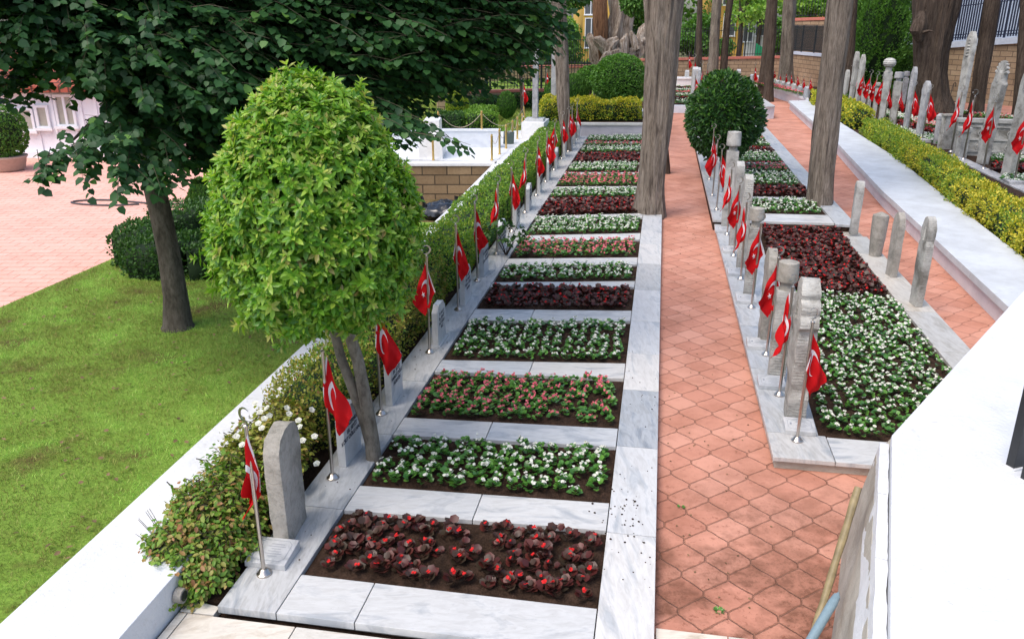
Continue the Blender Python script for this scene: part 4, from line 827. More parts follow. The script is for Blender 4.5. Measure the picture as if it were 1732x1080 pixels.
def stone_fez(p, label, h, w=.2, d=.16, r=.11, ch=.19, mat='old_stone', cmat=None, rz=-AZ, group=None, lean=(0, 0), name='gravestone', carve=True):
    t = thing(name, label, 'gravestone', p, rz, group); t.rotation_euler = (lean[0], lean[1], rz); sh = h - ch - .09
    shaft(w, d, sh, .88, 'carved_stone' if carve else mat, t)
    MB().lathe([(min(w, d) * .46, sh - .01), (min(w, d) * .38, sh + .045), (min(w, d) * .40, sh + .10)], 16).build('neck', mat, t, smooth=True)
    m = MB(); m.lathe([(r * .96, sh + .09), (r * 1.0, sh + .10), (r * .97, sh + .09 + ch * .5), (r * .93, sh + .085 + ch), (r * .86, sh + .09 + ch), (r * .2, sh + .10 + ch), (.01, sh + .105 + ch)], 24); m.build('fez_cap', cmat or mat, t, smooth=True, rough=(.003, .05, 2))
    return t
def stone_turban(p, label, h, w=.22, d=.2, r=.16, mat='pale_stone', rz=-AZ, group=None, ribs=True, lean=(0, 0)):
    t = thing('gravestone', label, 'gravestone', p, rz, group); t.rotation_euler = (lean[0], lean[1], rz); sh = h - r * 1.5
    shaft(w, d, sh - .14, .85, mat, t); MB().lathe([(w * .46, sh - .15), (w * .40, sh - .08), (w * .42, sh)], 20).build('neck', mat, t, smooth=True)
    m = MB(); pr = []
    for k in range(22):
        a = PI * k / 21; pr.append((max(.01, r * math.sin(a) ** .8 * (1 + .05 * math.cos(k * 2.2))), sh + r * .72 - r * .78 * math.cos(a)))
    m.lathe(pr, 28); m.build('turban', mat, t, smooth=True); return t
def outline_stone(p, label, prof, th, mat='carved_stone', rz=-AZ, group=None, lean=(0, 0), crest=None, amp=.008):
    if group == GR: rz = R(8); prof = [(w * 1.02, z) for w, z in prof]; crest = crest and (crest[0], crest[1], crest[2] * 1.45)
    """prof: half outline [(half width, z)...] of the broad face, thickness th"""
    t = thing('gravestone', label, 'gravestone', p, rz, group); t.rotation_euler = (lean[0], lean[1], rz)
    pts = [(-w, z) for w, z in prof] + [(w, z) for w, z in prof[::-1]]
    pts = [q for i, q in enumerate(pts) if i == 0 or (abs(q[0] - pts[i - 1][0]) + abs(q[1] - pts[i - 1][1])) > 1e-4]
    MB().slab_x(pts, -th / 2, th / 2).build('stone_slab', mat, t, bevel=.012, rough=(amp, .07, 4), smooth=True)
    if crest:
        z0, z1, w = crest; m = MB()
        for k in range(7):
            zz = z0 + (z1 - z0) * k / 6.5; ww = w * (1 - .5 * (k / 7) ** 2); m.lathe([(.005, zz), (ww * .34, zz + .02), (ww * .30, zz + .06), (.01, zz + .085)], 10, c=(-th * .25, 0)); m.lathe([(.005, zz), (ww * .22, zz + .02), (ww * .2, zz + .05), (.01, zz + .07)], 8, c=(th * .12, ww * .45)); m.lathe([(.005, zz), (ww * .22, zz + .02), (ww * .2, zz + .05), (.01, zz + .07)], 8, c=(th * .12, -ww * .45))
        m.build('carved_crest', mat, t, smooth=True, rough=(.006, .05, 1))
    return t
GA = 'old gravestones in front of the right path'; GR = 'carved gravestones of the right cemetery'
A_ = [(1348, 745), (1318, 668), (1296, 600), (1271, 520), (1253, 472), (1241, 433), (1230, 397)]
labA = ['red flag nearest right of the path, before the tall carved gravestone', 'red flag folded narrow on the second pole right of the path', 'third red flag right of the path, crescent and star showing', 'fourth red flag from the front on the right of the path, showing crescent and star', 'fifth red flag right of the path, beside the low fez gravestone', 'sixth red flag right of the path, hanging in front of the fluted slab', 'seventh red flag right of the path, at the foot of the tall white-capped stone']
fA = [(1, 1, .35), (0, -1, .5), (3, -1, .1), (3, -1, .2), (0, -1, .3), (3, -1, .2), (0, -1, .1)]
for (px, py), l_, (v, mir, rz) in zip(A_, labA, fA): flagpole(G(px, py, ZA), l_, 'flagpoles along the right row of graves', v, mir, rz)
PA = [(1351, 727), (1304, 652), (1283, 586), (1262, 510), (1246, 464), (1236, 426), (1222, 392)]
lp = ['marble plaque at the foot of the tall carved gravestone nearest on the right', 'marble plaque before the fez-topped gravestone nearest the path corner', 'small plaque at the foot of the pointed rough slab', 'plaque beside the fourth flagpole right of the path', 'plaque beside the fifth flagpole right of the path', 'plaque beside the sixth flagpole right of the path', 'farthest plaque, by the tall stone with a white drum cap']
for (px, py), l_ in zip(PA, lp): plaque(G(px, py, ZA), l_, w=.27, d=.22)
outline_stone(G(1342, 703, ZA), 'tall carved gravestone with wavy edges and a flame-like crest, nearest right of the path', [(.12 + .07 * z / .95 + .016 * noise.noise((z * 9, 3.3, 1.7)), z) for z in np.linspace(0, .93, 30)] + [(.235, .97), (.225, 1.03), (.18, 1.07), (.20, 1.13), (.19, 1.18), (.13, 1.21), (.145, 1.26), (.12, 1.31), (.07, 1.35), (.03, 1.38)], .17, crest=(.98, 1.28, .20), group=GA, amp=.014)
stone_fez(G(1312, 640, ZA), 'thick old gravestone with a fez cap behind the second right flag', 1.28, .19, .17, .105, .20, group=GA)
outline_stone(G(1290, 577, ZA), 'rough grey slab with a pointed top, behind the third right flag', [(.12, 0), (.16, .6), (.17, .95), (.13, 1.06), (.03, 1.13)], .10, 'old_stone', group=GA, amp=.013)
stone_fez(G(1266, 500, ZA), 'small old gravestone with a round fez cap behind the fourth right flag', 1.22, .16, .15, .10, .16, group=GA)
outline_stone(G(1252, 455, ZA), 'fluted slab gravestone standing behind the sixth right flag', [(.10, 0), (.14, .8), (.15, 1.25), (.13, 1.38), (.05, 1.43)], .12, group=GA)
outline_stone(G(1239, 420, ZA), 'broad pale slab gravestone with a flat rounded top, left of the fluted slab', [(.12, 0), (.15, .7), (.19, 1.3), (.18, 1.38), (.06, 1.43)], .12, 'pale_stone', group=GA)
stone_fez(G(1228, 386, ZA), 'tallest white gravestone with a plain drum cap, right of the dark round bush', 1.72, .20, .18, .125, .24, 'pale_stone', group=GA, carve=False)
GF = 'foot stones on the right border of the double grave'
outline_stone(G(1443, 396, ZA), 'slender pale foot stone with rounded top, farthest of the four on the right border', [(.055, 0), (.075, .5), (.08, .82), (.055, .90), (.02, .94)], .13, 'pale_stone', group=GF)
t = thing('gravestone', 'short round column foot stone with a shallow pointed top', 'gravestone', G(1480, 432, ZA), 0, GF); m = MB(); m.lathe([(.095, 0), (.115, .3), (.125, .62), (.12, .66), (.02, .71)], 20); m.build('shaft', 'old_stone', t, smooth=True, rough=(.004, .06, 3))
outline_stone(G(1507, 466, ZA), 'grey foot stone slab with an arched pointed top, second from the front', [(.10, 0), (.12, .5), (.125, .76), (.09, .88), (.02, .95)], .09, 'old_stone', rz=-AZ + .15, group=GF)
outline_stone(G(1549, 515, ZA), 'carved foot stone with a necked head, nearest on the right border', [(.11, 0), (.12, .6), (.135, .82), (.10, .88), (.12, .95), (.12, 1.05), (.07, 1.16), (.02, 1.19)], .10, 'carved_stone', rz=-AZ + .1, group=GF, crest=(.86, 1.1, .11))
# row B flags
lb = ['eighth red flag right of the path, showing its crescent beside the round bush', 'red flag with crescent tucked close to the dark round bush', 'red flag half hidden under the dark round bush', 'farthest red flag under the left side of the dark round bush']
for k, ((px, py), (v, mir, rz)) in enumerate(zip([(1212, 355), (1205, 331), (1200, 304), (1195, 285)], [(1, 1, .1), (1, -1, .1), (0, 1, 0), (2, 1, 0)])): flagpole(G(px, py, ZB), lb[k], 'flagpoles along the right row of graves', v, mir, rz)
HP2 = [(1222, 350), (1213, 322), (1207, 300)]
for k, (px, py) in enumerate(HP2):
    t = thing('headstone', ['slim marble headstone beside the dark round bush, nearest of three', 'slim marble headstone behind the eighth flag, middle of three', 'slim marble headstone under the dark round bush'][k], 'headstone', G(px + 4, py, ZB), -AZ, 'headstones beside the dark round bush'); link('headstone_slab', HS_M, t); t.scale = (1, 1, .9)

# ------------------------------------------------------------------ right cemetery
ZR = .25
flags = [(1432, 172, 0), (1442, 178, 0), (1452, 184, 3), (1461, 190, 3), (1471, 195, 3), (1482, 201, 3), (1492, 208, 0), (1511, 217, 0), (1533, 227, 1), (1557, 237, 1), (1606, 256, 0), (1627, 269, 0), (1661, 285, 3), (1713, 308, 3)]
lc_ = ['farthest-left red flag of the right cemetery, just right of the big trunk', 'second red flag from the left in the right cemetery', 'third red flag from the left in the right cemetery', 'fourth red flag from the left in the right cemetery', 'fifth red flag from the left in the right cemetery', 'red flag in front of the small capped stone, right cemetery', 'red flag hanging before the ribbed turban stone', 'red flag hanging before the grey fez stone of the right cemetery', 'red flag with clear crescent left of the giant trunk foot', 'red flag with crescent in front of the giant trunk', 'red flag on the left of the carved tomb panel', 'red flag with crescent before the carved tomb panel', 'red flag in front of the shell-topped gravestone', 'large red flag at the right edge before the last carved gravestone']
for (px, py, v), l_ in zip(flags, lc_):
    mir = -1 if v in (0, 3) and px > 1600 or v == 3 else 1; flagpole(G(px + 2, py + (5 if px < 1500 else 2), ZR), l_, 'flagpoles of the right cemetery', v, mir, .1 * math.sin(px), 1.4 if px > 1600 else 1.3)
GR = 'carved gravestones of the right cemetery'
def pxh(px, py, ytop, z=ZR): g = G(px, py, z); return g, B(px, ytop, g.y).z - z
g, h = pxh(1427, 175, 118); outline_stone(g, 'narrow pale slab at the left end of the right cemetery, beside the trunk', [(.09, 0), (.11, h * .8), (.08, h * .95), (.02, h)], .12, 'pale_stone', group=GR)
g, h = pxh(1436, 172, 97); stone_turban(g, 'dark stone with an urn-shaped ball top, left end of the right cemetery', h, .16, .14, .13, 'grey_stone', group=GR)
g, h = pxh(1438, 180, 87); outline_stone(g, 'tall thin gravestone with ringed ribs down its crest', [(.08, 0), (.11, h * .7), (.12, h * .86), (.07, h * .97), (.02, h)], .14, 'pale_stone', group=GR, crest=(h * .72, h * .93, .12))
g, h = pxh(1448, 186, 92); outline_stone(g, 'tall thin pointed gravestone next to the ringed one', [(.08, 0), (.12, h * .7), (.12, h * .88), (.05, h * .97), (.01, h)], .13, 'pale_stone', group=GR)
for k, (px, py, yt) in enumerate([(1457, 191, 150), (1466, 195, 153)]):
    g, h = pxh(px, py, yt); outline_stone(g, ['short pale stone behind the fourth cemetery flag', 'short pale stone behind the fifth cemetery flag'][k], [(.09, 0), (.10, h * .9), (.03, h)], .1, 'pale_stone', group=GR)
g, h = pxh(1477, 201, 140); stone_fez(g, 'short gravestone with a small cap left of the turban stone', h, .14, .12, .09, .12, 'pale_stone', group=GR, carve=False)
g, h = pxh(1490, 206, 98); stone_turban(g, 'tall gravestone topped by a ribbed round turban', h, .26, .2, .21, 'pale_stone', group=GR)
g, h = pxh(1508, 213, 122); stone_fez(g, 'tall gravestone with a flared grey fez, right of the turban stone', h, .23, .2, .15, .2, 'grey_stone', group=GR)
g, h = pxh(1526, 176, 121); stone_fez(g, 'dim grey capped stone standing further back, before the giant trunk', h, .2, .2, .12, .18, 'grey_stone', group=GR, carve=False)
g, h = pxh(1531, 222, 113); outline_stone(g, 'slim ringed gravestone against the left foot of the giant trunk', [(.08, 0), (.10, h * .75), (.10, h * .9), (.02, h)], .12, 'grey_stone', group=GR, crest=(h * .7, h * .92, .1))
g, h = pxh(1554, 232, 137); outline_stone(g, 'grey gravestone with a carved head in front of the giant trunk', [(.10, 0), (.13, h * .75), (.15, h * .82), (.12, h * .93), (.03, h)], .12, 'grey_stone', group=GR, crest=(h * .75, h * .93, .13))
g, h = pxh(1583, 243, 192); t = thing('gravestone', 'short octagonal grey post stone beside the bent pole', 'gravestone', g, 0, GR); m = MB(); m.lathe([(.085, 0), (.105, h * .78), (.12, h * .82), (.12, h * .92), (.05, h)], 8); m.build('shaft', 'grey_stone', t)
g = G(1590, 235, ZR); t = thing('bent_pole', 'rusty bare pole with a hooked top beside the octagonal stone', 'pole', g); MB().tube([(0, 0, 0), (.04, 0, .8), (.1, 0, 1.5), (.12, 0, 1.62), (.16, 0, 1.66), (.19, 0, 1.6), (.18, 0, 1.53)], .014, 8).build('pole_shaft', 'dark_bark', t, smooth=True)
g, h = pxh(1620, 200, 53); t = outline_stone(g, 'very tall two-toned gravestone with carved foliage head before the retaining wall', [(.15, 0), (.19, h * .6), (.21, h * .8), (.17, h * .92), (.05, h)], .16, 'pale_stone', group=GR, crest=(h * .72, h * .95, .2))
g, h = pxh(1661, 277, 83); t = outline_stone(g, 'tall inscribed gravestone crowned by a ribbed shell', [(.12, 0), (.16, h * .62), (.18, h * .70), (.13, h * .74), (.11, h * .80)], .17, 'carved_stone', group=GR, lean=(0, .03))
m = MB()
for k in range(9):
    a = R(-75 + 150 * k / 8); m.tube([(0, 0, h * .78), (0, .30 * math.sin(a) * .7, h * .78 + .36 * math.cos(a) * .95)], [.02, .045], 8)
m.lathe([(.10, h * .72), (.12, h * .76), (.06, h * .82)], 12); m.build('shell_crown', 'pale_stone', t, smooth=True)
g, h = pxh(1704, 298, 106); outline_stone(g, 'tall inscribed gravestone with carved flower head, nearest the right edge', [(.14, 0), (.18, h * .7), (.20, h * .8), (.17, h * .9), (.04, h)], .16, 'carved_stone', group=GR, crest=(h * .76, h * .95, .18), lean=(0, .04))
# carved tomb panels
a, b = G(1612, 262, ZR), G(1760, 268, ZR); d = b - a; t = thing('tomb_panel', 'long carved marble tomb side with moulded frames, right cemetery', 'tomb', a, math.atan2(d.y, d.x)); L = d.length; hT = B(1640, 200, a.y).z - ZR
MB().box(0, L, 0, .16, 0, hT - .1).build('panel_slab', 'carved_stone', t, rough=(.003, .2, 2)); MB().box(-.03, L, -.05, .2, hT - .1, hT).build('panel_cap', 'pale_stone', t, bevel=.01)
for k in range(3):
    x0 = .12 + k * L / 3; x1 = (k + 1) * L / 3 - .1; m = MB()
    for (ya, yb) in ((.1, .15), (hT * .42, hT * .42 + .05), (hT - .22, hT - .17)): m.box(x0, x1, -.025, .0, ya, yb)
    for xx in (x0, x1 - .05): m.box(xx, xx + .05, -.025, .0, .15, hT - .22)
    m.build('moulding', 'pale_stone', t, bevel=.004)
    m = MB()
    for s_ in (-1, 1):
        for z_ in (hT * .24, hT * .62): m.tube([(((x0 + x1) / 2) + s_ * .22 + .07 * math.cos(q), -.012, z_ + .07 * math.sin(q)) for q in np.linspace(0, 2 * PI, 14, endpoint=False)], .012, 6, closed=True)
    m.build('rosette', 'pale_stone', t)
g = G(1600, 252, ZR); h = B(1600, 196, g.y).z - ZR; t = thing('tomb_panel', 'upright carved end slab of the tomb beside the short fluted post', 'tomb', g, R(8)); MB().box(-.23, .23, -.09, .09, 0, h).build('panel_slab', 'carved_stone', t, bevel=.01, rough=(.006, .08, 4)); MB().box(-.25, .25, -.11, .11, h, h + .05).build('panel_cap', 'old_stone', t, bevel=.01)
g = G(1624, 266, ZR); t = thing('gravestone', 'small square baluster post at the corner of the carved tomb', 'gravestone', g, 0); h = B(1624, 215, g.y).z - ZR; MB().box(-.11, .11, -.11, .11, 0, h - .12).build('shaft', 'pale_stone', t, bevel=.01); MB().box(-.14, .14, -.14, .14, h - .12, h).build('post_cap', 'pale_stone', t, bevel=.02)
for k, (x0, y0) in enumerate([(1495, 212), (1516, 221), (1541, 231), (1566, 240), (1725, 312)]):
    t = thing('base_slab', ['flat stone slab at the foot of the turban stone', 'flat stone slab at the foot of the grey fez stone', 'flat slab at the foot of the slim ringed stone', 'flat slab at the foot of the grey carved stone', 'flat slab under the last flag at the right edge'][k], 'slab', G(x0, y0, ZR), -AZ); MB().box(-.3, .3, -.2, .2, 0, .09).build('slab', 'grey_stone', t, bevel=.01)
rows = [[st_of(G(x, y, ZR)) for x, y in q] for q in ([(1424, 178), (1434, 178), (1600, 262), (1588, 262)], [(1600, 264), (1616, 262), (1800, 345), (1770, 345)])]
slabs('marble_surround', 'grey kerb slabs under the front line of the right cemetery stones', rows, 'grey_stone', ZR - .05, ZR + .03, cat='grave surround')

# ------------------------------------------------------------------ far flags and stones
far = [(1275, 158, 128, 110), (1286, 152, 130, 112), (1310, 158, 146, 118), (1320, 160, 149, 120), (1329, 162, 151, 122), (1338, 164, 153, 124), (1348, 168, 156, 126), (1358, 172, 159, 130), (1369, 176, 158, 131)]
for k, (px, pb_, ys, yt) in enumerate(far):
    z = .45 if k > 1 else .2; g = G(px - 3, {0: 157, 1: 149}.get(k, 141 + (px - 1300) * .37), z); 
    sh = B(px - 3, yt + 16, g.y).z - z
    t = thing('headstone', f'{ORD[k]} small white headstone from the left on the far curved wall' if k > 1 else ['white post-like headstone left of the paired dark trunks', 'second white headstone left of the paired dark trunks'][k], 'headstone', g + Vector((0, .2, 0)), 0, 'headstones of the far curved wall'); MB().slab_x([(-.1, 0), (.1, 0), (.1, sh - .06), (0, sh), (-.1, sh - .06)], -.1, .1).build('headstone_slab', 'marble_headstone', t)
    flagpole(g, f'{ORD[k]} tiny red flag from the left on the far curved wall' if k > 1 else ['small red flag left of the paired dark trunks', 'second small red flag left of the paired dark trunks'][k], 'flagpoles of the far curved wall', [2, 0, 3, 0, 2, 2, 1, 1, 1][k], 1, .2, (B(px, yt, g.y).z - z) / 1.13)
far2 = [(885, 198, .62, 'red flag behind the gold posts, beside the thin dark trunk', 2), (924, 172, .62, 'red flag before the far stone wall, left of the leaning trunk', 2), (1163, 150, .4, 'small red flag on the white block at the end of the path', 2), (1171, 165, .3, 'red flag beside the slim far pillars, left of the round bush', 2), (1184, 168, .3, 'red flag peeping over the left of the round bush', 0), (1191, 168, .3, 'rightmost red flag peeping over the round bush', 0), (1172, 190, .3, 'lowest red flag touching the left side of the round bush', 1)]
for px, py, z, l_, v in far2:
    g = G(px, py, z); sc = {885: 1.0, 924: 1.05, 1163: 1.5, 1171: 1.5}.get(px, 1.3)
    if px == 1163: g = B(px, 131, G(1163, 151, .0).y); sc = 1.1
    if (px, py) == (1172, 190): sc = 1.2
    flagpole(g, l_, 'far red flags', v, 1, .1, sc)
p = G(1157, 152, .0); p.z = 0; hb = B(1157, 131, p.y).z; t = thing('marble_block', 'white marble block with a small flag at the end of the left path', 'block', p, 0); MB().box(-.42, .42, -.3, .5, 0, hb - .08).build('block_body', 'marble_bright', t, bevel=.01); MB().box(-.46, .46, -.34, .54, hb - .08, hb).build('block_top', 'marble_bright', t)
t = thing('headstone', 'short white stone standing on the far marble block', 'headstone', Vector((p.x + .12, p.y + .1, hb)), 0); MB().slab_x([(-.1, 0), (.1, 0), (.1, .3), (0, .38), (-.1, .3)], -.1, .1).build('headstone_slab', 'marble_headstone', t)
for k, (px, py, yt, l_) in enumerate([(1172, 178, 113, 'left of two slim white pillars at the end of the path'), (1176.5, 176, 114, 'right of two slim white pillars at the end of the path'), (1248, 140, 117, 'lone white post before the far block wall')]):
    g = G(px, py, .28 if k < 2 else .1); h = B(px, yt, g.y).z - g.z; t = thing('pillar', l_, 'pillar', g, 0); MB().slab_x([(-.1, 0), (.1, 0), (.09, h - .1), (0, h), (-.09, h - .1)], -.12, .10).build('shaft', 'marble_headstone', t)

# ------------------------------------------------------------------ gold posts and chains
GP = [(733, 271, 235), (832, 271, 227), (845, 261, 217), (856, 251, 210), (867, 242, 202.5), (875, 235, 197), (883, 227, 191)]
lg = ['brass barrier post left of the others, on the terrace edge', 'brass barrier post at the corner of the terrace', 'second brass post from the terrace corner', 'third brass post from the terrace corner, by the leaning dark slab', 'fourth brass post from the terrace corner', 'fifth brass post from the terrace corner', 'farthest brass post of the slanting line']
def brass(p, h, label, lean=0):
    t = thing('barrier_post', label, 'barrier post', p, 0, 'brass barrier posts'); t.rotation_euler = (0, lean, 0)
    m = MB(); m.lathe([(.045, 0), (.045, .01), (.028, .02), (.028, h - .07), (.034, h - .065), (.034, h - .05), (.02, h - .04), (.032, h - .015), (.012, h)], 14); m.build('post_shaft', 'brass', t, smooth=True)
tops = []
for (px, py, yt), l_ in zip(GP, lg): g = G(px, py, .30); h = B(px, yt, g.y).z - g.z; brass(g, h, l_); tops.append(g + Vector((0, 0, h - .06)))
g = B(815, 221, 23.5); h = B(815, 187, g.y).z - g.z; brass(g, h, 'brass post on the low marble wall behind the terrace'); t1 = g + Vector((0, 0, h - .06))
g = B(742, 221, 23.5); brass(g, h, 'brass post on the low marble wall, mostly hidden by lime leaves'); t0 = g + Vector((0, 0, h - .06))
g = G(889, 209, .5); brass(g, .55, 'leaning brass post against the white plinth of the pillar', -.12); t2 = g + Vector((-.06, 0, .5))
def chain(a, b, sag, label):
    t = thing('barrier_chain', label, 'chain', a); L = (b - a); n = 14
    m = MB(); m.tube([L * (k / n) + Vector((0, 0, -sag * 4 * (k / n) * (1 - k / n))) for k in range(n + 1)], .008, 5); m.build('chain_links', 'chain_metal', t)
for k in range(1, 6): chain(tops[k], tops[k + 1], .25, f'thin chain slung from the {ORD[k - 1]} to the {ORD[k]} brass post of the slanting line')
chain(t1, t2, .45, 'long sagging chain across the lawn behind the terrace'); chain(t0, t1, .4, 'sagging chain between the two posts on the low marble wall')
p = G(860, 244, .3); t = thing('leaning_slab', 'dark green stone slab leaning behind the brass posts', 'slab', p, 0); t.rotation_euler = (R(-12), R(8), .4); MB().box(-.16, .16, -.02, .02, 0, .36).build('slab', 'dark_slab', t, bevel=.004)

# ------------------------------------------------------------------ small things
p = G(752, 368, -.62); t = thing('rubbish_bag', 'black plastic rubbish bag lying in the sunken pit', 'bag', p, .2)
m = MB(); pr = [(.02, 0), (.36, .02), (.44, .12), (.38, .26), (.24, .34), (.06, .38), (.04, .42)]; m.lathe(pr, 28); m.v = [(x * 1.35, y, z) for x, y, z in m.v]
o = m.build('bag_body', 'plastic_bag', t, rough=(.05, .06, 3), smooth=True)
for sx, hh, dx in ((-.42, .3, -.12), (.25, .26, .06), (.5, .2, .2)): MB().tube([(sx, 0, .2), (sx + dx * .4, 0, .2 + hh * .6), (sx + dx, .02, .22 + hh)], [.09, .035, .07], 7, amp=.3).build('bag_knot', 'plastic_bag', t, smooth=True)
p = G(718, 353, -.62); t = thing('red_board', 'small reddish board on the floor of the pit', 'board', p, .5); MB().box(-.28, .28, -.06, .06, 0, .03).build('board', 'coping_red', t)
hp = [(235, 345), (190, 347), (150, 346), (122, 343), (128, 340), (160, 338), (200, 339), (232, 342), (262, 344), (310, 345), (360, 346)]
t = thing('garden_hose', 'black garden hose looped on the pink plaza', 'hose', G(200, 342, 0)); o0 = t.location
pp = [G(x, y, .02) - o0 for x, y in hp]; sm = []
for i in range(len(pp) - 1):
    for k in range(4): f = k / 4; a_, b_, c_, d_ = pp[max(0, i - 1)], pp[i], pp[i + 1], pp[min(len(pp) - 1, i + 2)]; sm.append(.5 * ((2 * b_) + (-a_ + c_) * f + (2 * a_ - 5 * b_ + 4 * c_ - d_) * f * f + (-a_ + 3 * b_ - 3 * c_ + d_) * f ** 3))
MB().tube(sm, .02, 6).build('hose_body', 'rubber_hose', t, smooth=True)
# broom handle and blue-gripped pole leaning on the parapet
def rod(label, a, b, r, mat, name='wooden_pole', grip=None):
    t = thing(name, label, 'pole', a); d = b - a; n = 14; m = MB()
    m.tube([d * (k / n) + Vector((.0015 * math.sin(k * 1.3), .001 * math.cos(k), 0)) for k in range(n + 1)], [r * (1 + .08 * math.sin(k * 2.1)) for k in range(n + 1)], 10, amp=.08, freq=2); m.build('shaft', mat, t, smooth=True)
    if grip: L = d.length; u = d / L; MB().tube([d * .80, d * .82, d * .97, d * .99 + u * .01, d * 1.01], [r * 1.0, r * 1.35, r * 1.4, r * 1.1, r * .3], 12).build('grip', grip, t, smooth=True)
pt = B(1452, 824, 4.63); pbm = B(1378, 1065, 4.10); d = (pbm - pt); rod('long wooden stick leaning against the rough side of the parapet', pt + d * (pt.z / -d.z) * .985, pt, .023, 'bamboo')
pt = B(1416, 1006, 3.83); pbm = B(1383, 1062, 3.66); d = (pbm - pt); rod('grey tool handle with a pale blue grip leaning below the wooden stick', pt + d * (pt.z / -d.z) * .99, pt, .019, 'grey_tube', 'tool_handle', 'blue_grip')
# planter pot at the house
p = G(15, 288, 0); t = thing('potted_bush', 'round clipped bush in a broad stone pot before the white house', 'potted bush', p)
m = MB(); m.lathe([(.34, 0), (.40, .05), (.46, .30), (.50, .34), (.50, .38), (.40, .38)], 24); m.build('pot', 'terracotta', t, smooth=True)
link('foliage', ball('foliage', (3.1, .4, 0), (.60, .60, .68), 'ball_leaf', .06, 5500, jitter=.04, lump=.05, egg=-.08), t, (0, 0, .95))
# ================================================================== BEGONIAS
def plant_arrays(kind, full=True):
    n = {'red': 12, 'white': 18, 'pink': 17}[kind] if full else {'red': 9, 'white': 9, 'pink': 9}[kind]
    lv = Leaves(); az = RNG.random(n) * 2 * PI; ring = np.sqrt((np.arange(n) + .5) / n); r = .062 * ring
    D = np.stack([np.cos(az), np.sin(az), (.95 if kind == 'red' else .6) - .55 * ring + .35 * RNG.random(n)], 1); P = np.stack([r * np.cos(az) * .64, r * np.sin(az) * .64, .058 - .042 * ring ** 2 + .012 * RNG.random(n)], 1)
    if kind == 'red': P[:, 2] *= .8
    Nn = norm(np.array([0, 0, 1.0]) + .35 * D * np.array([1, 1, 0]) * -1 + .5 * rnd(n)); sz = (.066 if kind == 'red' else .046) * RNG.uniform(.7, 1.15, n) * (1 if full else 1.25)
    lv.add(P, D, Nn, sz, T_ROUND, 0)
    st = MB()
    for k in range(4): a = RNG.random() * 2 * PI; st.tube([(0, 0, -.01), (.02 * math.cos(a), .02 * math.sin(a), .05), (.03 * math.cos(a), .03 * math.sin(a), .08)], .0025, 3)
    fl = Leaves(); nc = {'red': 1, 'white': 3, 'pink': 3}[kind]
    for c in range(nc):
        a = RNG.random() * 2 * PI; q = .045 * RNG.random() ** .5; c0 = np.array([q * math.cos(a), q * math.sin(a), .085 + .016 * RNG.random()]); nf = RNG.integers(2, 5 if kind != 'red' else 4) if full else (1 if kind == 'red' else 2)
        for j in range(nf):
            c1 = c0 + RNG.uniform(-.011, .011, 3); m_ = 4 if full else 3; ax = norm(np.array([[RNG.normal() * .5, RNG.normal() * .5 - .3, 1.0]])); ph = RNG.random() * 6
            u = norm(np.cross(ax, [[1, .1, 0]])); v = np.cross(ax, u)
            for t_ in range(m_):
                al = ph + t_ * 2 * PI / m_; d = u * math.cos(al) + v * math.sin(al); fl.add([c1], d + ax * .35, ax, (.015 if full else .019) * RNG.uniform(.8, 1.2), T_ROUND, 0)
    return lv, fl
LM = {'red': 'begonia_dark', 'white': 'begonia_green', 'pink': 'begonia_green'}; FM = {'red': 'bloom_red', 'white': 'bloom_white', 'pink': 'bloom_pink'}
PV = {}
for kd in LM:
    PV[kd] = []
    for q in range(5):
        lv, fl = plant_arrays(kd); PV[kd].append((lv.mesh('begonia', LM[kd]), fl.mesh('blossoms', FM[kd])))
LOW = {k: [plant_arrays(k, False) for _ in range(6)] for k in LM}
REST = {k: [] for k in LM}; CNT = {k: 0 for k in LM}; NAMEK = {'red': 'dark_leaved_begonia', 'white': 'white_begonia', 'pink': 'pink_begonia'}
def positions(quad, sp_s=.155, sp_t=.15, jit=.25, gap=None):
    a, b, c, d = [np.array(p, float) for p in quad]; ns = max(2, int(np.linalg.norm(b - a) / sp_s)); ntt = max(2, int(np.linalg.norm(d - a) / sp_t)); out = []
    for j in range(ntt):
        for i in range(ns):
            u = (i + .5 + random.uniform(-jit, jit)) / ns; v = (j + .5 + random.uniform(-jit, jit)) / ntt; mu = .06 / np.linalg.norm(b - a); mv = .065 / np.linalg.norm(d - a); u = mu + (1 - 2 * mu) * u; v = mv + (1 - 2 * mv) * v; u = min(max(u, mu), 1 - mu); v = min(max(v, mv), 1 - mv)
            p = a * (1 - u) * (1 - v) + b * u * (1 - v) + c * u * v + d * (1 - u) * v
            if gap and gap(u, v): continue
            out.append((p[0], p[1]))
    return out
def put(kind, pos, z, label, group, limit=10 ** 6, scale=1.0, full_rest=False, avoid=None):
    k = 0
    for s, t in pos:
        p = ST(s, t, z)
        if avoid and (Vector((p.x, p.y)) - Vector(avoid[0])).length < avoid[1]: continue
        sc = scale * random.uniform(.82, 1.2); rz = random.uniform(0, 2 * PI)
        if k < limit and CNT[kind] < 290:
            lm, fm = random.choice(PV[kind]); o = link(NAMEK[kind], lm, None, p, rz); o.scale = (sc, sc, sc * random.uniform(.85, 1.15)); props(o, label, 'flower', group)
            if random.random() < (.75 if kind == 'red' else .9): link('blossoms', fm, o)
            CNT[kind] += 1; k += 1
        else: REST[kind].append((p, sc, rz))
TR1 = tuple(G(640, 775, .1))[:2]
put('red', positions(LBED[0][1], .128, .108, .32, lambda u, v: (.42 < u < .58 and v < .7 and random.random() < .6) or random.random() < .06), .085, 'dark-leaved begonia with small red blooms in the nearest bed', 'dark begonias in the nearest bed', scale=.84)
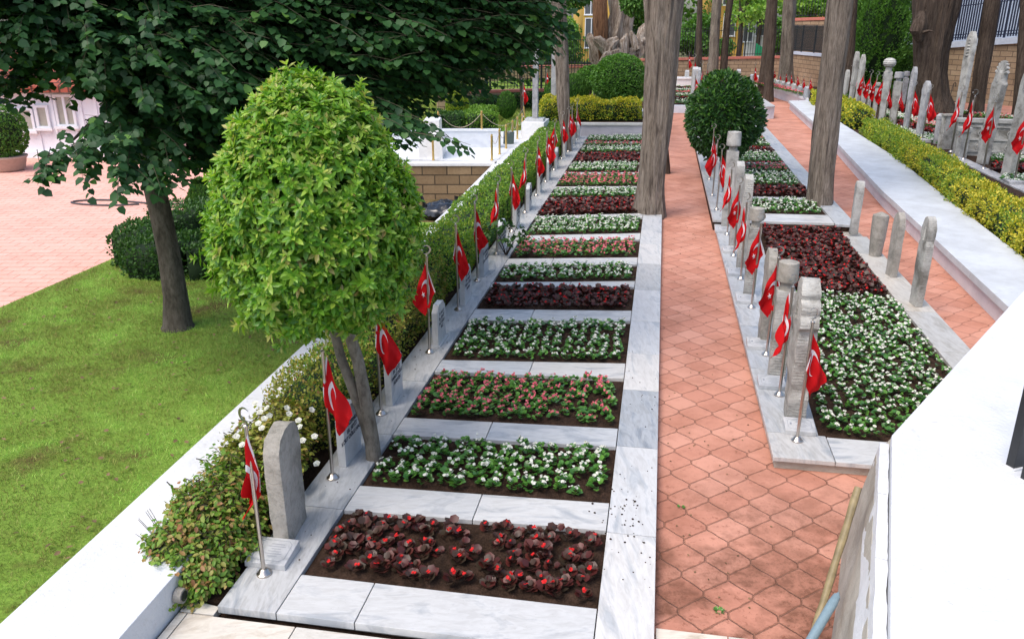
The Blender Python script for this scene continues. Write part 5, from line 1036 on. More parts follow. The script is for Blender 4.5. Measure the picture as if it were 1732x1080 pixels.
put('white', positions(LBED[1][1], .138, .112, .24, lambda u, v: (u > .62 and random.random() < .16)), .085, 'white begonia in the second bed, beside the forked tree trunk', 'white begonias beside the forked trunk', scale=.92, avoid=(TR1, .17))
put('pink', positions(LBED[2][1], .135, .118, .25, lambda u, v: u > .6 and random.random() < .08), .085, 'pink begonia in the third bed from the front', 'pink begonias in the third bed', scale=.9)
put('white', positions(LBED[3][1], .138, .13, .22, lambda u, v: random.random() < .05), .085, 'white begonia in the fourth bed from the front', 'white begonias in the fourth bed', limit=100, scale=.9)
put('red', positions(LBED[4][1], .13, .115, .3), .085, 'dark-leaved begonia in the fifth bed from the front', 'dark begonias in the fifth bed', limit=80, scale=.85)
pa = sorted(positions(AW, .138, .138, .25, lambda u, v: random.random() < .06), key=lambda q: q[1])
put('white', pa, ZA - .02, 'white begonia near the front of the large right-hand grave bed', 'white begonias of the large right grave', limit=90, scale=.86)
pr = sorted(positions(AR, .115, .115, .3, lambda u, v: random.random() < .05), key=lambda q: q[1])
put('red', pr, ZA - .02, 'dark-leaved begonia at the front of the large red patch on the right grave', 'dark begonias of the right grave', limit=60, scale=.85)
for i in range(5, 16):
    c, q = LBED[i]; put(c, positions(q, .14, .13 if i < 12 else .15, .25), ZT - .015, '', '', limit=0, scale=.92)
for c, a, b in RBED: put(c, positions([(1.62, a), (3.25, a + .1), (3.25, b + .1), (1.62, b)], .15, .15), ZB - .02, '', '', limit=0, scale=.95)
for c, a, b in CBED: put(c, positions([(.6, a), (3.85, a), (3.85, b), (.6, b)], .2, .2), ZC - .02, '', '', limit=0, scale=1.4)
def pxbed(c, corners, z, sp=.17, sc=1.15):
    q = [st_of(G(x, y, z)) for x, y in corners]; put(c, positions(q, sp, sp), z, '', '', limit=0, scale=sc)
pxbed('white', [(1500, 226), (1600, 248), (1604, 238), (1510, 216)], ZR); pxbed('red', [(1515, 215), (1606, 236), (1604, 228), (1520, 206)], ZR); pxbed('white', [(1490, 196), (1600, 222), (1600, 214), (1495, 188)], ZR)
pxbed('pink', [(1540, 210), (1600, 221), (1600, 214), (1540, 203)], ZR); pxbed('red', [(1440, 170), (1600, 205), (1600, 196), (1440, 163)], ZR, .2); pxbed('white', [(1600, 190), (1735, 208), (1735, 203), (1600, 186)], ZR, .22); pxbed('pink', [(1640, 200), (1735, 207), (1735, 197), (1640, 192)], ZR, .22)
pxbed('white', [(1672, 275), (1770, 280), (1760, 268), (1672, 266)], ZR); pxbed('red', [(1670, 292), (1770, 298), (1770, 282), (1670, 277)], ZR); pxbed('white', [(1690, 312), (1790, 316), (1780, 302), (1690, 298)], ZR)
pxbed('pink', [(1272, 143), (1360, 163), (1362, 158), (1280, 139)], .5, .25, 1.4); pxbed('white', [(1300, 143), (1368, 160), (1370, 152), (1305, 137)], .5, .25, 1.4)
for kd, L in REST.items():
    Lv = Leaves()
    for p, sc, rz in L:
        far_ = p.y > 14; lv, fl = random.choice(LOW[kd]) ; c, s = math.cos(rz), math.sin(rz); Rm = np.array([[c, s, 0], [-s, c, 0], [0, 0, 1]]) * sc
        for src, mi in ((lv, 0), (fl, 1)):
            for V, M_ in zip(src.V, src.M): Lv.V.append(V @ Rm + np.array(p)); Lv.M.append(np.full(len(M_), mi))
    if L: props(link('begonia_beds_' + {'red': 'dark', 'white': 'white', 'pink': 'pink'}[kd], Lv.mesh('begonia_mass', [LM[kd], FM[kd]])), f'{ {"red": "dark-leaved red", "white": "white", "pink": "pink"}[kd]} begonias massed in the farther beds', 'flowers', None, 'stuff')
# loose soil crumbs and litter on the marble
m = MB()
for k in range(60, 230):
    s, t = (random.gauss(-.12, .12), random.gauss(5.45, .3)) if k < 110 else ((random.uniform(-.2, .15), random.uniform(4.1, 9)) if k < 150 else (random.uniform(-2.6, -2.3), random.uniform(4.2, 20)))
    r = random.uniform(.003, .012) if k < 110 else random.uniform(.003, .008); p = ST(min(s, .12), t, ZT); m.lathe([(r * .7, p.z - .001), (r, p.z + r * .4), (r * .3, p.z + r)], 5, c=(p.x, p.y))
props(m.build('soil_crumbs', 'soil'), 'crumbs of soil scattered on the marble edging', 'soil', None, 'stuff')
m = Leaves(); n = 420
P = np.array([tuple(ST(random.uniform(-8.2, -3.8), random.uniform(4, 13.5), .17)) if k < 300 else tuple(ST(random.uniform(.25, 1.1), random.uniform(4.5, 16), .006)) for k in range(n)]); m.add(P, rnd(n) * [1, 1, .1], np.array([[0, 0, 1.0]]) + .4 * rnd(n), np.where(np.arange(n) < 300, .05, .022), T_SMALL)
props(link('fallen_leaves', m.mesh('fallen_leaves', 'litter_leaf')), 'dry leaves fallen on the lawn and the paving', 'leaves', None, 'stuff')
n = 1400; m = Leaves(); P = np.array([tuple(ST(random.uniform(-9.4, -4.1), random.uniform(15, 20), -.61)) for k in range(n)]); m.add(P, rnd(n) * [1, 1, .2], np.array([[0, 0, 1.0]]) + .5 * rnd(n), .07, T_SMALL); props(link('pit_litter', m.mesh('pit_litter', 'litter_leaf')), 'leaf litter covering the floor of the pit', 'leaves', None, 'stuff')

for k, (px, py) in enumerate(((1216, 1034), (1152, 858), (1404, 795))):
    g = G(px, py, 0); L = Leaves(); q = 14; a = RNG.random(q) * 6.28; L.add(np.stack([.012 * np.cos(a), .012 * np.sin(a), np.full(q, .004)], 1), np.stack([np.cos(a), np.sin(a), .25 + .5 * RNG.random(q)], 1), np.array([[0, 0, 1.0]]) + .2 * rnd(q), .035 - .008 * k, T_OVAL); props(link('weed', L.mesh('weed', 'begonia_green'), None, g), ['small weed sprouting between pavers near the travertine strip', 'tiny weed in a joint beside the long marble edging', 'tiny weed at the foot of the double grave kerb'][k], 'weed')
# ================================================================== LAWN
def grass(name, label, s0, s1, t0, t1, z, n, h=.038, edge=None):
    s = RNG.uniform(s0, s1, n); t = t0 + (t1 - t0) * RNG.random(n) ** 1.25; ca, sa = math.cos(AZ), math.sin(AZ)
    P = np.stack([s * ca + t * sa, -s * sa + t * ca, np.full(n, z)], 1)
    if edge is not None: P = P[edge(s, t)]
    n = len(P); D = norm(np.array([[0, 0, .75]]) + .8 * rnd(n) * [1, 1, .4]); T = np.array([(-.05, 0, 0), (-.045, .5, .02), (-.02, .85, .1), (0, 1, .16), (.045, .5, .02), (.05, 0, 0)], float)
    L = Leaves(); L.add(P, D, rnd(n) * [1, 1, .1] + 1e-3, h * RNG.uniform(.5, 1.4, n) * (1 + .3 * (P[:, 1] / 10)), T); props(link(name, L.mesh(name, 'grass_blade')), label, 'grass', None, 'stuff')
grass('grass', 'short green grass of the lawn left of the white wall', -8.36, -3.72, 3.0, 14.4, .13, 120000, .030)
grass('grass', 'mown green grass of the raised lawn behind the terrace', -14, -2.9, 25.0, 40, .05, 40000, .07, edge=lambda s, t: (s < -3.2))

# ================================================================== HEDGES AND BUSHES
def plant(name, label, cat, me, p=(0, 0, 0), part='foliage', stem=None, group=None):
    t = thing(name, label, cat, p, 0, group); link(part, me, t); 
    if stem: m = MB(); m.tube([(0, 0, 0), (0, 0, stem[0])], [stem[1] * 1.2, stem[1]], 8, amp=.1); m.build('stem', 'dark_bark', t, smooth=True)
    return t
def st_line(pts, z): return [ST(s, t, z) for s, t in pts]
gold = lambda P: .5 + 1.2 * noise3(P, 1.1, 5)
plant('hedge', 'olive-golden clipped hedge beside the first marble headstones', 'hedge', hedge_mesh('foliage', st_line([(-2.99, 6.2), (-3.0, 8.5), (-3.06, 10.6)], .03), .58, .56, ['olive_leaf', 'hedge_leaf'], .032, 2600, lump=.07, loose=.04, mi2=lambda P: .25 + .8 * noise3(P, 1.3, 2)))
plant('hedge', 'bright green clipped hedge running along the far headstones to the planter', 'hedge', hedge_mesh('foliage', st_line([(-3.10, 10.75), (-3.12, 15), (-3.14, 20), (-3.1, 26.6)], .03), .74, .56, ['hedge_leaf', 'yellowgreen_leaf'], .036, 1500, lump=.06, mi2=lambda P: np.clip(.75 - (P[:, 1] - 10) * .10, 0.25, 1)))
# leggy shrub at the near end
L = Leaves(); tw = MB(); bl = [((-2.28, 4.85, .28), (.24, .36, .22)), ((-2.20, 5.2, .34), (.32, .40, .24)), ((-2.36, 4.86, .24), (.22, .26, .16)), ((-2.08, 5.4, .30), (.28, .40, .26)), ((-2.16, 4.78, .20), (.24, .32, .20)), ((-2.14, 5.6, .36), (.30, .40, .24)), ((-2.14, 4.72, .16), (.24, .28, .16)), ((-2.02, 5.1, .24), (.24, .36, .22)), ((-2.22, 4.62, .14), (.24, .22, .15))]
spray_cloud(L, bl, (-2.2, 5.0, -.2), .046, 30000, T_SMALL, tw, nleaf=10, gap=.018, droop=.2, curl=.1)
t = thing('shrub', 'loose reddish-tipped shrub at the near end of the left hedge', 'shrub', (-2.35, 4.95, .04)); link('foliage', L.mesh('foliage', 'tip_leaf'), t, (2.35, -4.95, -.04)); 
for k in range(14):
    a = RNG.random() * 6.28; x, y = .20 * math.cos(a), .24 * math.sin(a); tw.tube([(-2.35 + x * .2, 4.95 + y * .2, .03), (-2.35 + x * .6, 4.95 + y * .6, .2), (-2.35 + x * 1.3, 4.95 + y * 1.2, .42)], [.006, .004, .002], 4)
tw.build('twigs', 'twig', t, (2.35, -4.95, -.04))
L = Leaves(); bl = [((-2.08, 5.95, .40), (.28, .42, .24)), ((-1.98, 6.4, .40), (.28, .40, .24)), ((-1.92, 5.8, .30), (.24, .40, .24)), ((-1.92, 6.3, .30), (.24, .4, .24))]
tw = MB(); spray_cloud(L, bl, (-2.1, 6.1, -.2), .048, 24000, T_SMALL, tw, nleaf=8, gap=.022, droop=.2, curl=.1)
t = thing('rose_bush', 'white-flowering bush leaning over the low wall behind the grey headstone', 'rose bush', (-2.1, 6.1, .04)); link('foliage', L.mesh('foliage', 'olive_leaf'), t, (2.1, -6.1, -.04)); tw.build('twigs', 'twig', t, (2.1, -6.1, -.04))
def roses(centres, r, n, name, t, off):
    F = Leaves()
    for c in centres:
        ax = norm(np.array([[RNG.normal() * .4, -.5, 1.0]])); u = norm(np.cross(ax, [[1, .1, 0]])); v = np.cross(ax, u)
        for ring, (tilt, sc) in enumerate(((.25, 1), (.8, .75))):
            for q in range(5): al = q * 2 * PI / 5 + ring; d = u * math.cos(al) + v * math.sin(al); F.add([c], d + ax * tilt, ax, r * sc, T_ROUND)
    link(name, F.mesh(name, 'bloom_white'), t, off)
rc = [tuple(B(x, y, Y)) for x, y, Y in [(432, 682, 6.0), (440, 697, 5.95), (452, 690, 6.0), (447, 708, 5.9), (437, 716, 5.9), (456, 703, 6.0), (443, 724, 5.85), (485, 690, 6.1), (489, 700, 6.05), (505, 711, 5.85), (507, 722, 5.8), (527, 693, 6.0), (532, 738, 5.7), (536, 784, 5.55), (512, 745, 5.6), (400, 738, 5.75), (410, 752, 5.6)]]
roses(rc, .030, 5, 'blossoms', t, (2.1, -6.1, -.04))
# small fig-like sapling over the beds
p = ST(-2.32, 12.75, .08); t = thing('sapling', 'small green-leaved sapling growing between the sixth and seventh beds', 'sapling', p)
m = MB(); tips = []
for k in range(7):
    a = k * .9 + .4; q = Vector((.30 * math.cos(a), .22 * math.sin(a), .38 + .12 * math.sin(k * 2))); m.tube([(0, 0, 0), q * .5 + Vector((0, 0, .1)), q], [.010, .006, .003], 5); tips.append((tuple(p + q), (.13, .13, .09)))
m.tube([(0, 0, 0), (.15, 0, .45), (.25, .02, .75)], [.008, .005, .002], 5); m.build('stem', 'dark_bark', t); L = Leaves(); spray_cloud(L, tips, tuple(p), .075, 5500, T_LIME, None, nleaf=6, gap=.03); link('foliage', L.mesh('foliage', 'darkhedge_leaf'), t, -p)

# right yellow hedge
HR = [(5.78, 9.6), (5.80, 13), (6.0, 16.7), (6.35, 22.6), (6.50, 27.5)]
a = st_line(HR, .25)
plant('hedge', 'yellow-green clipped hedge behind the wide white wall on the right', 'hedge', hedge_mesh('foliage', a, .62, .48, ['yellowgreen_leaf', 'gold_leaf'], .042, 1500, lump=.09, loose=.03, mi2=lambda P: np.clip(.75 - (P[:, 1] - 11) * .07 + 1.0 * noise3(P, 1.2, 7) + .18, .05, .97)))
a = [ST(6.55, 29.3, .25), ST(6.6, 38, .25)]
plant('hedge', 'far golden piece of clipped hedge beyond the large right trunk', 'hedge', hedge_mesh('foliage', a, .7, .6, ['gold_leaf', 'yellowgreen_leaf'], .08, 420, lump=.08, mi2=lambda P: .3 + 0 * P[:, 0]))
# planter hedge, ball and bushes
a = [G(918, 203, .5), G(1082, 203, .5)]; a = [Vector((q.x, q.y + .5, .46)) for q in a]
plant('hedge', 'gold clipped box hedge on the planter at the head of the left beds', 'hedge', hedge_mesh('foliage', a, 1.0, .62, ['gold_leaf', 'yellowgreen_leaf'], .06, 1100, lump=.12, mi2=lambda P: .42 - .9 * (P[:, 2] - .8)))
def bpx(px, py_c, Y): return B(px, py_c, Y)
def bushpx(label, px, pt, pb, hw, Y, leafm, size, n, name='clipped_bush', **k):
    c = B(px, (pt + pb) / 2, Y); rz = (B(px, pt, Y).z - B(px, pb, Y).z) / 2; rx = B(px + hw, 100, Y).x - B(px, 100, Y).x
    base = Vector((c.x, c.y, c.z - rz - .15)); t = thing(name, label, 'bush', base); link('foliage', ball('foliage', (px * .01, Y * .1, 0), (rx, rx, rz), leafm, size, n, **k), t, c - base)
    MB().tube([(0, 0, -.6), (0, 0, rz)], [.06, .04], 8).build('stem', 'dark_bark', t); return t
bushpx('large round clipped bush behind the gold hedge, left of the big twisted trunk', 1048, 92, 182, 47, 30, 'ball_leaf', .075, 12000, jitter=.05, lump=.06, egg=-.04)
bushpx('smaller round bush half hidden behind the large clipped ball', 1000, 112, 150, 24, 33, 'ball_leaf', .09, 2500, jitter=.06, lump=.1)
bushpx('feathery conical bush between the leaning trunk and the large ball', 966, 128, 184, 30, 31, 'thuja_leaf', .10, 6000, T=T_NEED, upright=.7, lump=.12)
bushpx('feathery bush left of the leaning trunk', 940, 138, 182, 20, 31, 'thuja_leaf', .10, 3000, T=T_NEED, upright=.7, lump=.12)
bushpx('bright round clipped thuja in front of the low stone wall', 773, 154, 204, 20, 31, 'yellowgreen_leaf', .08, 4500, T=T_NEED, upright=.6, lump=.06)
bushpx('dark round clipped thuja right of the bright one', 857, 156, 202, 16, 32, 'thuja_leaf', .08, 3500, T=T_NEED, upright=.6, lump=.06)
bushpx('dark conical thuja standing behind the low box hedge on the plaza edge', 345, 305, 400, 32, 15.5, 'thuja_leaf', .07, 7000, T=T_NEED, upright=.7, lump=.08, egg=.25)
bushpx('dark green thuja growing before the retaining wall on the right', 1490, -90, 176, 50, 39.5, 'ball_leaf', .13, 30000, T=T_NEED * np.array([1.6, 1, 1]), lump=.55, egg=.12, jitter=.16, upright=.45, name='thuja')
bushpx('dark lower growth right of the thuja, beside the giant trunk', 1535, 84, 160, 22, 39, 'thuja_leaf', .12, 5000, T=T_NEED, upright=.4, lump=.3, jitter=.12)
bushpx('low green tuft on the cemetery edge by the retaining wall base', 1455, 148, 172, 18, 36, 'darkhedge_leaf', .10, 1500, lump=.3)
def hpx(label, pts, z, w, h, leafm, size, dens, **k):
    a = [G(x, y, z) for x, y in pts]; a = [Vector((q.x, q.y + w / 2 * .8, z)) for q in a]; return plant('hedge', label, 'hedge', hedge_mesh('foliage', a, w, h, leafm, size, dens, **k))
hpx('dark low hedge block left of the pair behind the terrace wall', [(738, 226), (782, 226)], .05, 1.2, .62, 'darkhedge_leaf', .06, 700)
hpx('bright green low hedge block behind the terrace wall', [(784, 226), (832, 224)], .05, 1.3, .62, 'hedge_leaf', .06, 700)
hpx('curved low hedge piece reaching back beside the lawn', [(790, 208), (835, 207)], .05, 1.4, .5, 'hedge_leaf', .07, 500)
hpx('long dark hedge strip in front of the low stone wall', [(792, 190), (850, 187)], .05, 1.2, .5, 'darkhedge_leaf', .09, 350)
hpx('dark hedge strip between the thin trunk and the pillars', [(858, 187), (935, 184)], .05, 1.4, .62, 'darkhedge_leaf', .10, 320)
hpx('clipped box hedge lying beside the plaza, front arm of the horseshoe', [(222, 470), (300, 477), (372, 470)], .13, .8, .50, 'darkhedge_leaf', .05, 1100, lump=.06)
hpx('back arm of the horseshoe box hedge beside the plaza', [(262, 424), (318, 412), (385, 400)], .13, .8, .55, 'darkhedge_leaf', .05, 900, lump=.06)
hpx('short side arm of the horseshoe box hedge, toward the plaza', [(214, 462), (252, 430)], .13, .75, .50, 'darkhedge_leaf', .05, 1000, lump=.06)

# dark round bush of the right row
c = B(1225, 197, 20.3); base = G(1226, 296, ZB); t = thing('round_bush', 'dark glossy round bush standing in the right row of beds', 'bush', base); rx = .90
link('foliage', ball('foliage', (3, 1, 0), (rx, rx, 1.0), ['dark_laurel_leaf', 'ball_leaf'], .12, 9000, T=T_OVAL, jitter=.09, lump=.10, egg=.02, up=.3, mi2=(.2, .25)), t, Vector((c.x, c.y, c.z)) - base)
MB().tube([(0, 0, -.05), (.02, 0, .6), (0, .02, 1.4)], [.07, .055, .05], 10, amp=.1).build('stem', 'dark_bark', t, smooth=True)

# foreground round-crowned tree
base = G(634, 778, .07); t = thing('round_tree', 'forked small tree with a dense round light-green crown, in the left foreground', 'tree', base); c = B(530, 352, 6.05)
n = 3000; U = sph(n); egg = .25; rr = np.array([.735, .735, .94]); k = 1 - egg * U[:, 2]; lum = 1 + .06 * noise3(U, 2.3, 1) + .08 * noise3(U, 7, 4); lay = 1 - np.abs(RNG.normal(0, .07, n)) + (RNG.random(n) > .88) * RNG.random(n) * .12
S = U * (lay * lum)[:, None] * rr; S[:, 0] *= k; S[:, 1] *= k; L = Leaves(); out = norm(U * np.array([1, 1, .6]) + .45 * rnd(n) + np.array([0, 0, .65]))
young = RNG.random(n) < (.10 + .42 * np.clip(U[:, 2], 0, 1))  # random young tips, plus more pale leaves upward as painted-in top light
for ring in range(3):
    for q in range(4):
        al = RNG.random(n) * .8 + q * PI / 2 + ring * .8; u = norm(np.cross(out, np.array([[.3, .2, 1.0]]))); v = np.cross(out, u); d = u * np.cos(al)[:, None] + v * np.sin(al)[:, None]
        tilt = [.15, .55, 1.3][ring]; P = S + out * (ring * .022 - .02); P = P + .006 * rnd(n)
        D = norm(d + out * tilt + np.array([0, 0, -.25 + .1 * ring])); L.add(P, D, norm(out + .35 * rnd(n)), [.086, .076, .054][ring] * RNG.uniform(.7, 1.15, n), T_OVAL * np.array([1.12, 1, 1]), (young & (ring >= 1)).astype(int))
n2 = 5000; U = sph(n2); S2 = U * (.55 + .3 * RNG.random(n2))[:, None] * rr; k2 = 1 - egg * U[:, 2]; S2[:, 0] *= k2; S2[:, 1] *= k2; L.add(S2, norm(U + .9 * sph(n2)), norm(U + .5 * sph(n2) + [0, 0, .5]), .10, T_OVAL, 0)
o = link('crown', L.mesh('crown', ['laurel_leaf', 'laurel_leaf_young_lit']), t, c - base)
m = MB(); q = c - base
m.tube([(0, 0, -.03), (-.01, 0, .05), (-.02, 0, .30), (-.05, 0, .60), (-.09, .0, .95), (-.17, 0, 1.3), (q.x * .6, 0, 1.9), (q.x * .9, 0, 2.5)], [.085, .070, .060, .056, .052, .05, .04, .02], 14, amp=.08, freq=1.5)
m.tube([(-.03, .02, .10), (-.07, .02, .35), (-.15, .03, .65), (-.24, .05, .95), (-.30, .05, 1.3), (-.4, .1, 1.8)], [.045, .046, .045, .042, .038, .03], 12, amp=.08, freq=1.5)
for k in range(9): a = k * .7; m.tube([(-.3, 0, 1.4), (-.3 + .3 * math.cos(a), .3 * math.sin(a), 1.9), (-.3 + .6 * math.cos(a), .6 * math.sin(a), 2.4)], [.025, .015, .006], 5)
m.build('trunk', 'smooth_bark', t, smooth=True)

# lime tree
base = G(301, 553, .13); t = thing('lime_tree', 'large dark-leaved lime tree whose crown covers the upper left', 'tree', base)
BL = [(70, 15, 8.4, .85, 1.0, .62), (20, 150, 8.3, .30, .4, .16), (10, 110, 8.4, .5, .6, .4), (240, 60, 8.6, 1.1, 1.2, .72), (410, 80, 8.9, 1.3, 1.3, .95), (590, 60, 9.0, 1.2, 1.3, .9), (250, 190, 8.8, .6, .8, .45), (390, 220, 9.3, .85, .9, .55), (540, 190, 9.3, .9, 1, .6), (640, 170, 8.8, .55, .8, .42),
      (745, 50, 8.7, .9, 1.0, .65), (848, 40, 8.5, .55, .7, .45), (900, 15, 8.3, .42, .5, .3), (720, 130, 8.9, .45, .6, .32), (705, 215, 7.6, .34, .35, .15), (740, 235, 7.4, .15, .2, .07), (660, 205, 7.8, .3, .3, .15), (840, 110, 8.4, .28, .3, .2), (890, 75, 8.2, .22, .3, .18),
      (120, 270, 7.4, .50, .4, .15), (205, 235, 7.7, .55, .5, .27), (260, 290, 7.6, .42, .45, .18), (195, 300, 7.2, .32, .3, .12), (70, 285, 7.1, .22, .25, .07), (330, 250, 8.6, .6, .6, .38), (215, 190, 8.2, .28, .4, .2), (300, 130, 8.2, 1.0, .8, .5), (190, 105, 8.0, .50, .5, .22),
      (470, 300, 9.8, .9, .6, .4), (150, -60, 9, 1.8, 1.4, .5), (420, -80, 9.2, 2.0, 1.5, .6), (700, -80, 9, 1.8, 1.4, .6), (880, -70, 8.6, .7, .9, .5), (30, -60, 8.4, 1.0, 1.2, .6), (450, 60, 10.6, 2.2, .9, 1.2), (200, 0, 10.4, 1.4, .9, .7), (700, 70, 10.4, 1.3, .8, .8)]
bl = [(tuple(B(x, y, Y)), (a, b, c_)) for x, y, Y, a, b, c_ in BL]; L = Leaves(); tw = MB()
spray_cloud(L, bl, tuple(base + Vector((-.4, 0, 1.8))), .086, 1200, T_LIME, tw, nleaf=11, gap=.045, droop=.5, curl=.6)
link('crown', L.mesh('crown', 'lime_leaf'), t, -base)
m = MB(); Q = lambda x, y, Y: B(x, y, Y) - base
m.tube([(0, 0, -.05), (0, 0, .04), Q(296, 500, base.y), Q(286, 430, base.y), Q(272, 360, base.y), Q(258, 300, base.y), Q(250, 220, base.y), Q(262, 120, base.y), Q(300, 0, base.y), Q(330, -150, base.y), Q(340, -300, base.y)], [.24, .175, .145, .132, .126, .124, .115, .10, .09, .07, .04], 20, amp=.08, freq=1.2, zf=.8)
for (x, y, Y), r0 in (((120, 240, 7.8), .05), ((560, 120, 9.2), .07), ((740, 60, 8.8), .06), ((80, 40, 8.5), .06), ((420, 180, 9.2), .05), ((850, -20, 8.6), .04), ((250, 60, 8.2), .05)):
    e = Q(x, y, Y); s_ = Q(256, 230, base.y) if y > 100 else Q(258, 130, base.y); m.tube([s_, s_.lerp(e, .35) + Vector((0, 0, .25)), s_.lerp(e, .7) + Vector((0, 0, .2)), e], [r0, r0 * .75, r0 * .5, r0 * .2], 8, amp=.1)
m.build('trunk', 'lime_bark', t, smooth=True); 
tw.build('twigs', 'twig', t, -base)

# ================================================================== CYPRESS TRUNKS
def trunk(label, pts, z, mat='cypress_bark', seg=40, amp=.13, name='cypress', crown=None, cat='tree', fl=1.25, freq=2.6, zf=.5, group=None, top=4.5):
    """pts: (centre px, py, half width px) up the stem; the first lies on the ground"""
    b = G(pts[0][0], pts[0][1], z); Y = b.y; t = thing(name, label, cat, b, 0, group); P = []; Rr = []
    for i, (px, py, hw) in enumerate(pts):
        q = B(px, py, Y) - b; r = B(px + hw, py, Y).x - B(px, py, Y).x; P.append(q); Rr.append(r)
    # resample
    d = P[-1] - P[-2]; P.append(P[-1] + d.normalized() * top); Rr.append(Rr[-1] * .7)
    n = 46; L = [0]
    for i in range(1, len(P)): L.append(L[-1] + (P[i] - P[i - 1]).length)
    xs = np.linspace(0, L[-1], n); PP = [Vector((np.interp(x, L, [p.x for p in P]), 0, np.interp(x, L, [p.z for p in P]))) for x in xs]; RR = [float(np.interp(x, L, Rr)) for x in xs]
    for i in range(3): RR[i] *= [fl, 1 + (fl - 1) * .5, 1 + (fl - 1) * .2][i]
    PP[0].z -= .1; m = MB(); m.tube(PP, RR, seg, amp=amp, freq=freq, zf=zf, off=b.x); m.build('trunk', mat, t, smooth=True)
    if crown:
        ch, cr, n_, zc = crown; U = sph(n_); S = U * (RNG.random(n_) ** .35)[:, None] * np.array([cr, cr, ch]); S[:, 0] *= 1 - .35 * U[:, 2]; S[:, 1] *= 1 - .35 * U[:, 2]
        L2 = Leaves(); S2 = S + np.array([PP[-1].x, 0, zc]); L2.add(S2, norm(U * .5 + [0, 0, .9] + .6 * rnd(n_)), norm(U + .7 * rnd(n_)), .28, T_NEED * np.array([2, 1, 1])); link('crown', L2.mesh('crown', 'thuja_leaf'), t)
    return t, b, PP
t, b, PP = trunk('big twisted pale-brown cypress trunk rising between the left beds and the path', [(1098, 357, 21), (1101, 320, 22), (1107, 260, 23.5), (1114, 200, 24), (1119, 130, 24.5), (1123, 80, 26), (1127, 40, 28), (1130, 0, 30)], .1, amp=.24, fl=1.3, freq=1.5, zf=.5, crown=(3.0, 1.6, 2600, 9.5), seg=56)
m = MB(); q = lambda x, y: B(x, y, b.y) - b
m.tube([q(1116, 110), q(1106, 88), q(1100, 60), q(1096, 20), q(1090, -30)], [.16, .13, .10, .07, .05], 14, amp=.2); m.build('side_stem', 'cypress_bark', t, smooth=True)
trunk('narrow dark trunk standing just behind the big twisted one', [(1127, 292, 6), (1120, 200, 6), (1114, 100, 6), (1114, 0, 6)], .02, 'dark_bark', amp=.12)
trunk('leaning slim cypress trunk at the far end of the left headstones', [(958, 258, 8), (957, 230, 8.5), (953, 180, 10), (951, 120, 11), (948, 60, 12.5), (944, 0, 12.5)], .05, 'cypress_bark', amp=.18, crown=(2.5, 1.5, 1800, 7.5))
trunk('straight brown cypress trunk standing in the right-hand bed', [(1386, 347, 21), (1388, 320, 20.5), (1393, 260, 20.5), (1399, 200, 20.5), (1405, 140, 20.5), (1413, 80, 20.5), (1418, 40, 20.5), (1423, 0, 20.5)], .15, 'cypress_bark', amp=.17, fl=1.12, crown=(3.2, 1.5, 2600, 9), zf=.7, freq=1.8)
trunk('slender dark trunk left of three beyond the round bush', [(1181, 150, 6), (1182, 80, 5), (1184, 0, 4.5)], .2, 'dark_bark', seg=20, group=None)
trunk('middle pale knotted trunk of three beyond the round bush', [(1205, 146, 10), (1207, 100, 8.5), (1209, 50, 8), (1213, 0, 8)], .2, 'cypress_bark', seg=28, amp=.2)
trunk('right-hand slim trunk of three beyond the round bush', [(1222, 146, 6.5), (1226, 80, 6), (1231, 30, 5.5), (1235, 0, 5.5)], .2, 'dark_bark', seg=20, amp=.15)
trunk('front dark trunk of the touching pair beside the bench kerb', [(1299, 172, 8.5), (1301, 120, 7.5), (1305, 60, 7.5), (1308, 0, 7)], .0, 'dark_bark', seg=24)
trunk('rear trunk of the touching pair beside the bench kerb', [(1288, 162, 9), (1294, 110, 7), (1298, 60, 7), (1303, 0, 6)], .0, 'dark_bark', seg=24)
trunk('ridged pale trunk before the far short tan wall', [(1328, 148, 14), (1329, 120, 10.5), (1332, 60, 10), (1336, 0, 11)], .3, 'cypress_bark', seg=36, amp=.25)
trunk('slim brown trunk between the right trunk and the thuja', [(1433, 172, 8), (1438, 80, 8), (1444, 0, 6.5)], .25, 'dark_bark', seg=20)
t, b, PP = trunk('giant dark flared cypress trunk behind the carved gravestones', [(1576, 193, 33), (1574, 165, 29), (1570, 130, 27), (1572, 90, 27), (1577, 50, 30), (1583, 10, 34), (1588, -40, 36)], .25, 'dark_bark', seg=72, amp=.24, fl=1.25, freq=2.0, zf=.3, crown=(3.0, 2.2, 2200, 10))
q = lambda x, y, dy=0: B(x, y, b.y + dy) - b
m = MB(); m.tube([q(1555, 70, -.5), q(1552, 50, -.6), q(1556, 38, -.6), q(1560, 20, -.5)], [.12, .26, .24, .12], 14, amp=.35); m.tube([q(1556, 56, -.7), q(1572, 52, -1.0), q(1580, 54, -1.1)], [.07, .045, .015], 8, amp=.2); m.build('burl', 'dark_bark', t, smooth=True)
trunk('straight brown trunk between the two tallest carved gravestones', [(1650, 194, 11), (1656, 150, 11.5), (1666, 80, 12), (1678, 0, 12.5)], .25, 'dark_bark', seg=28)
trunk('dark trunk cut by the right edge above the last gravestone', [(1722, 200, 9), (1728, 120, 9), (1736, 0, 9)], .25, 'dark_bark', seg=20)
t, b, PP = trunk('thin dark trunk of a young tree behind the gold posts', [(885, 192, 4), (883, 160, 3.5), (880, 120, 3), (876, 80, 2.5)], .05, 'dark_bark', seg=12, amp=.08, name='young_tree', top=1.5)
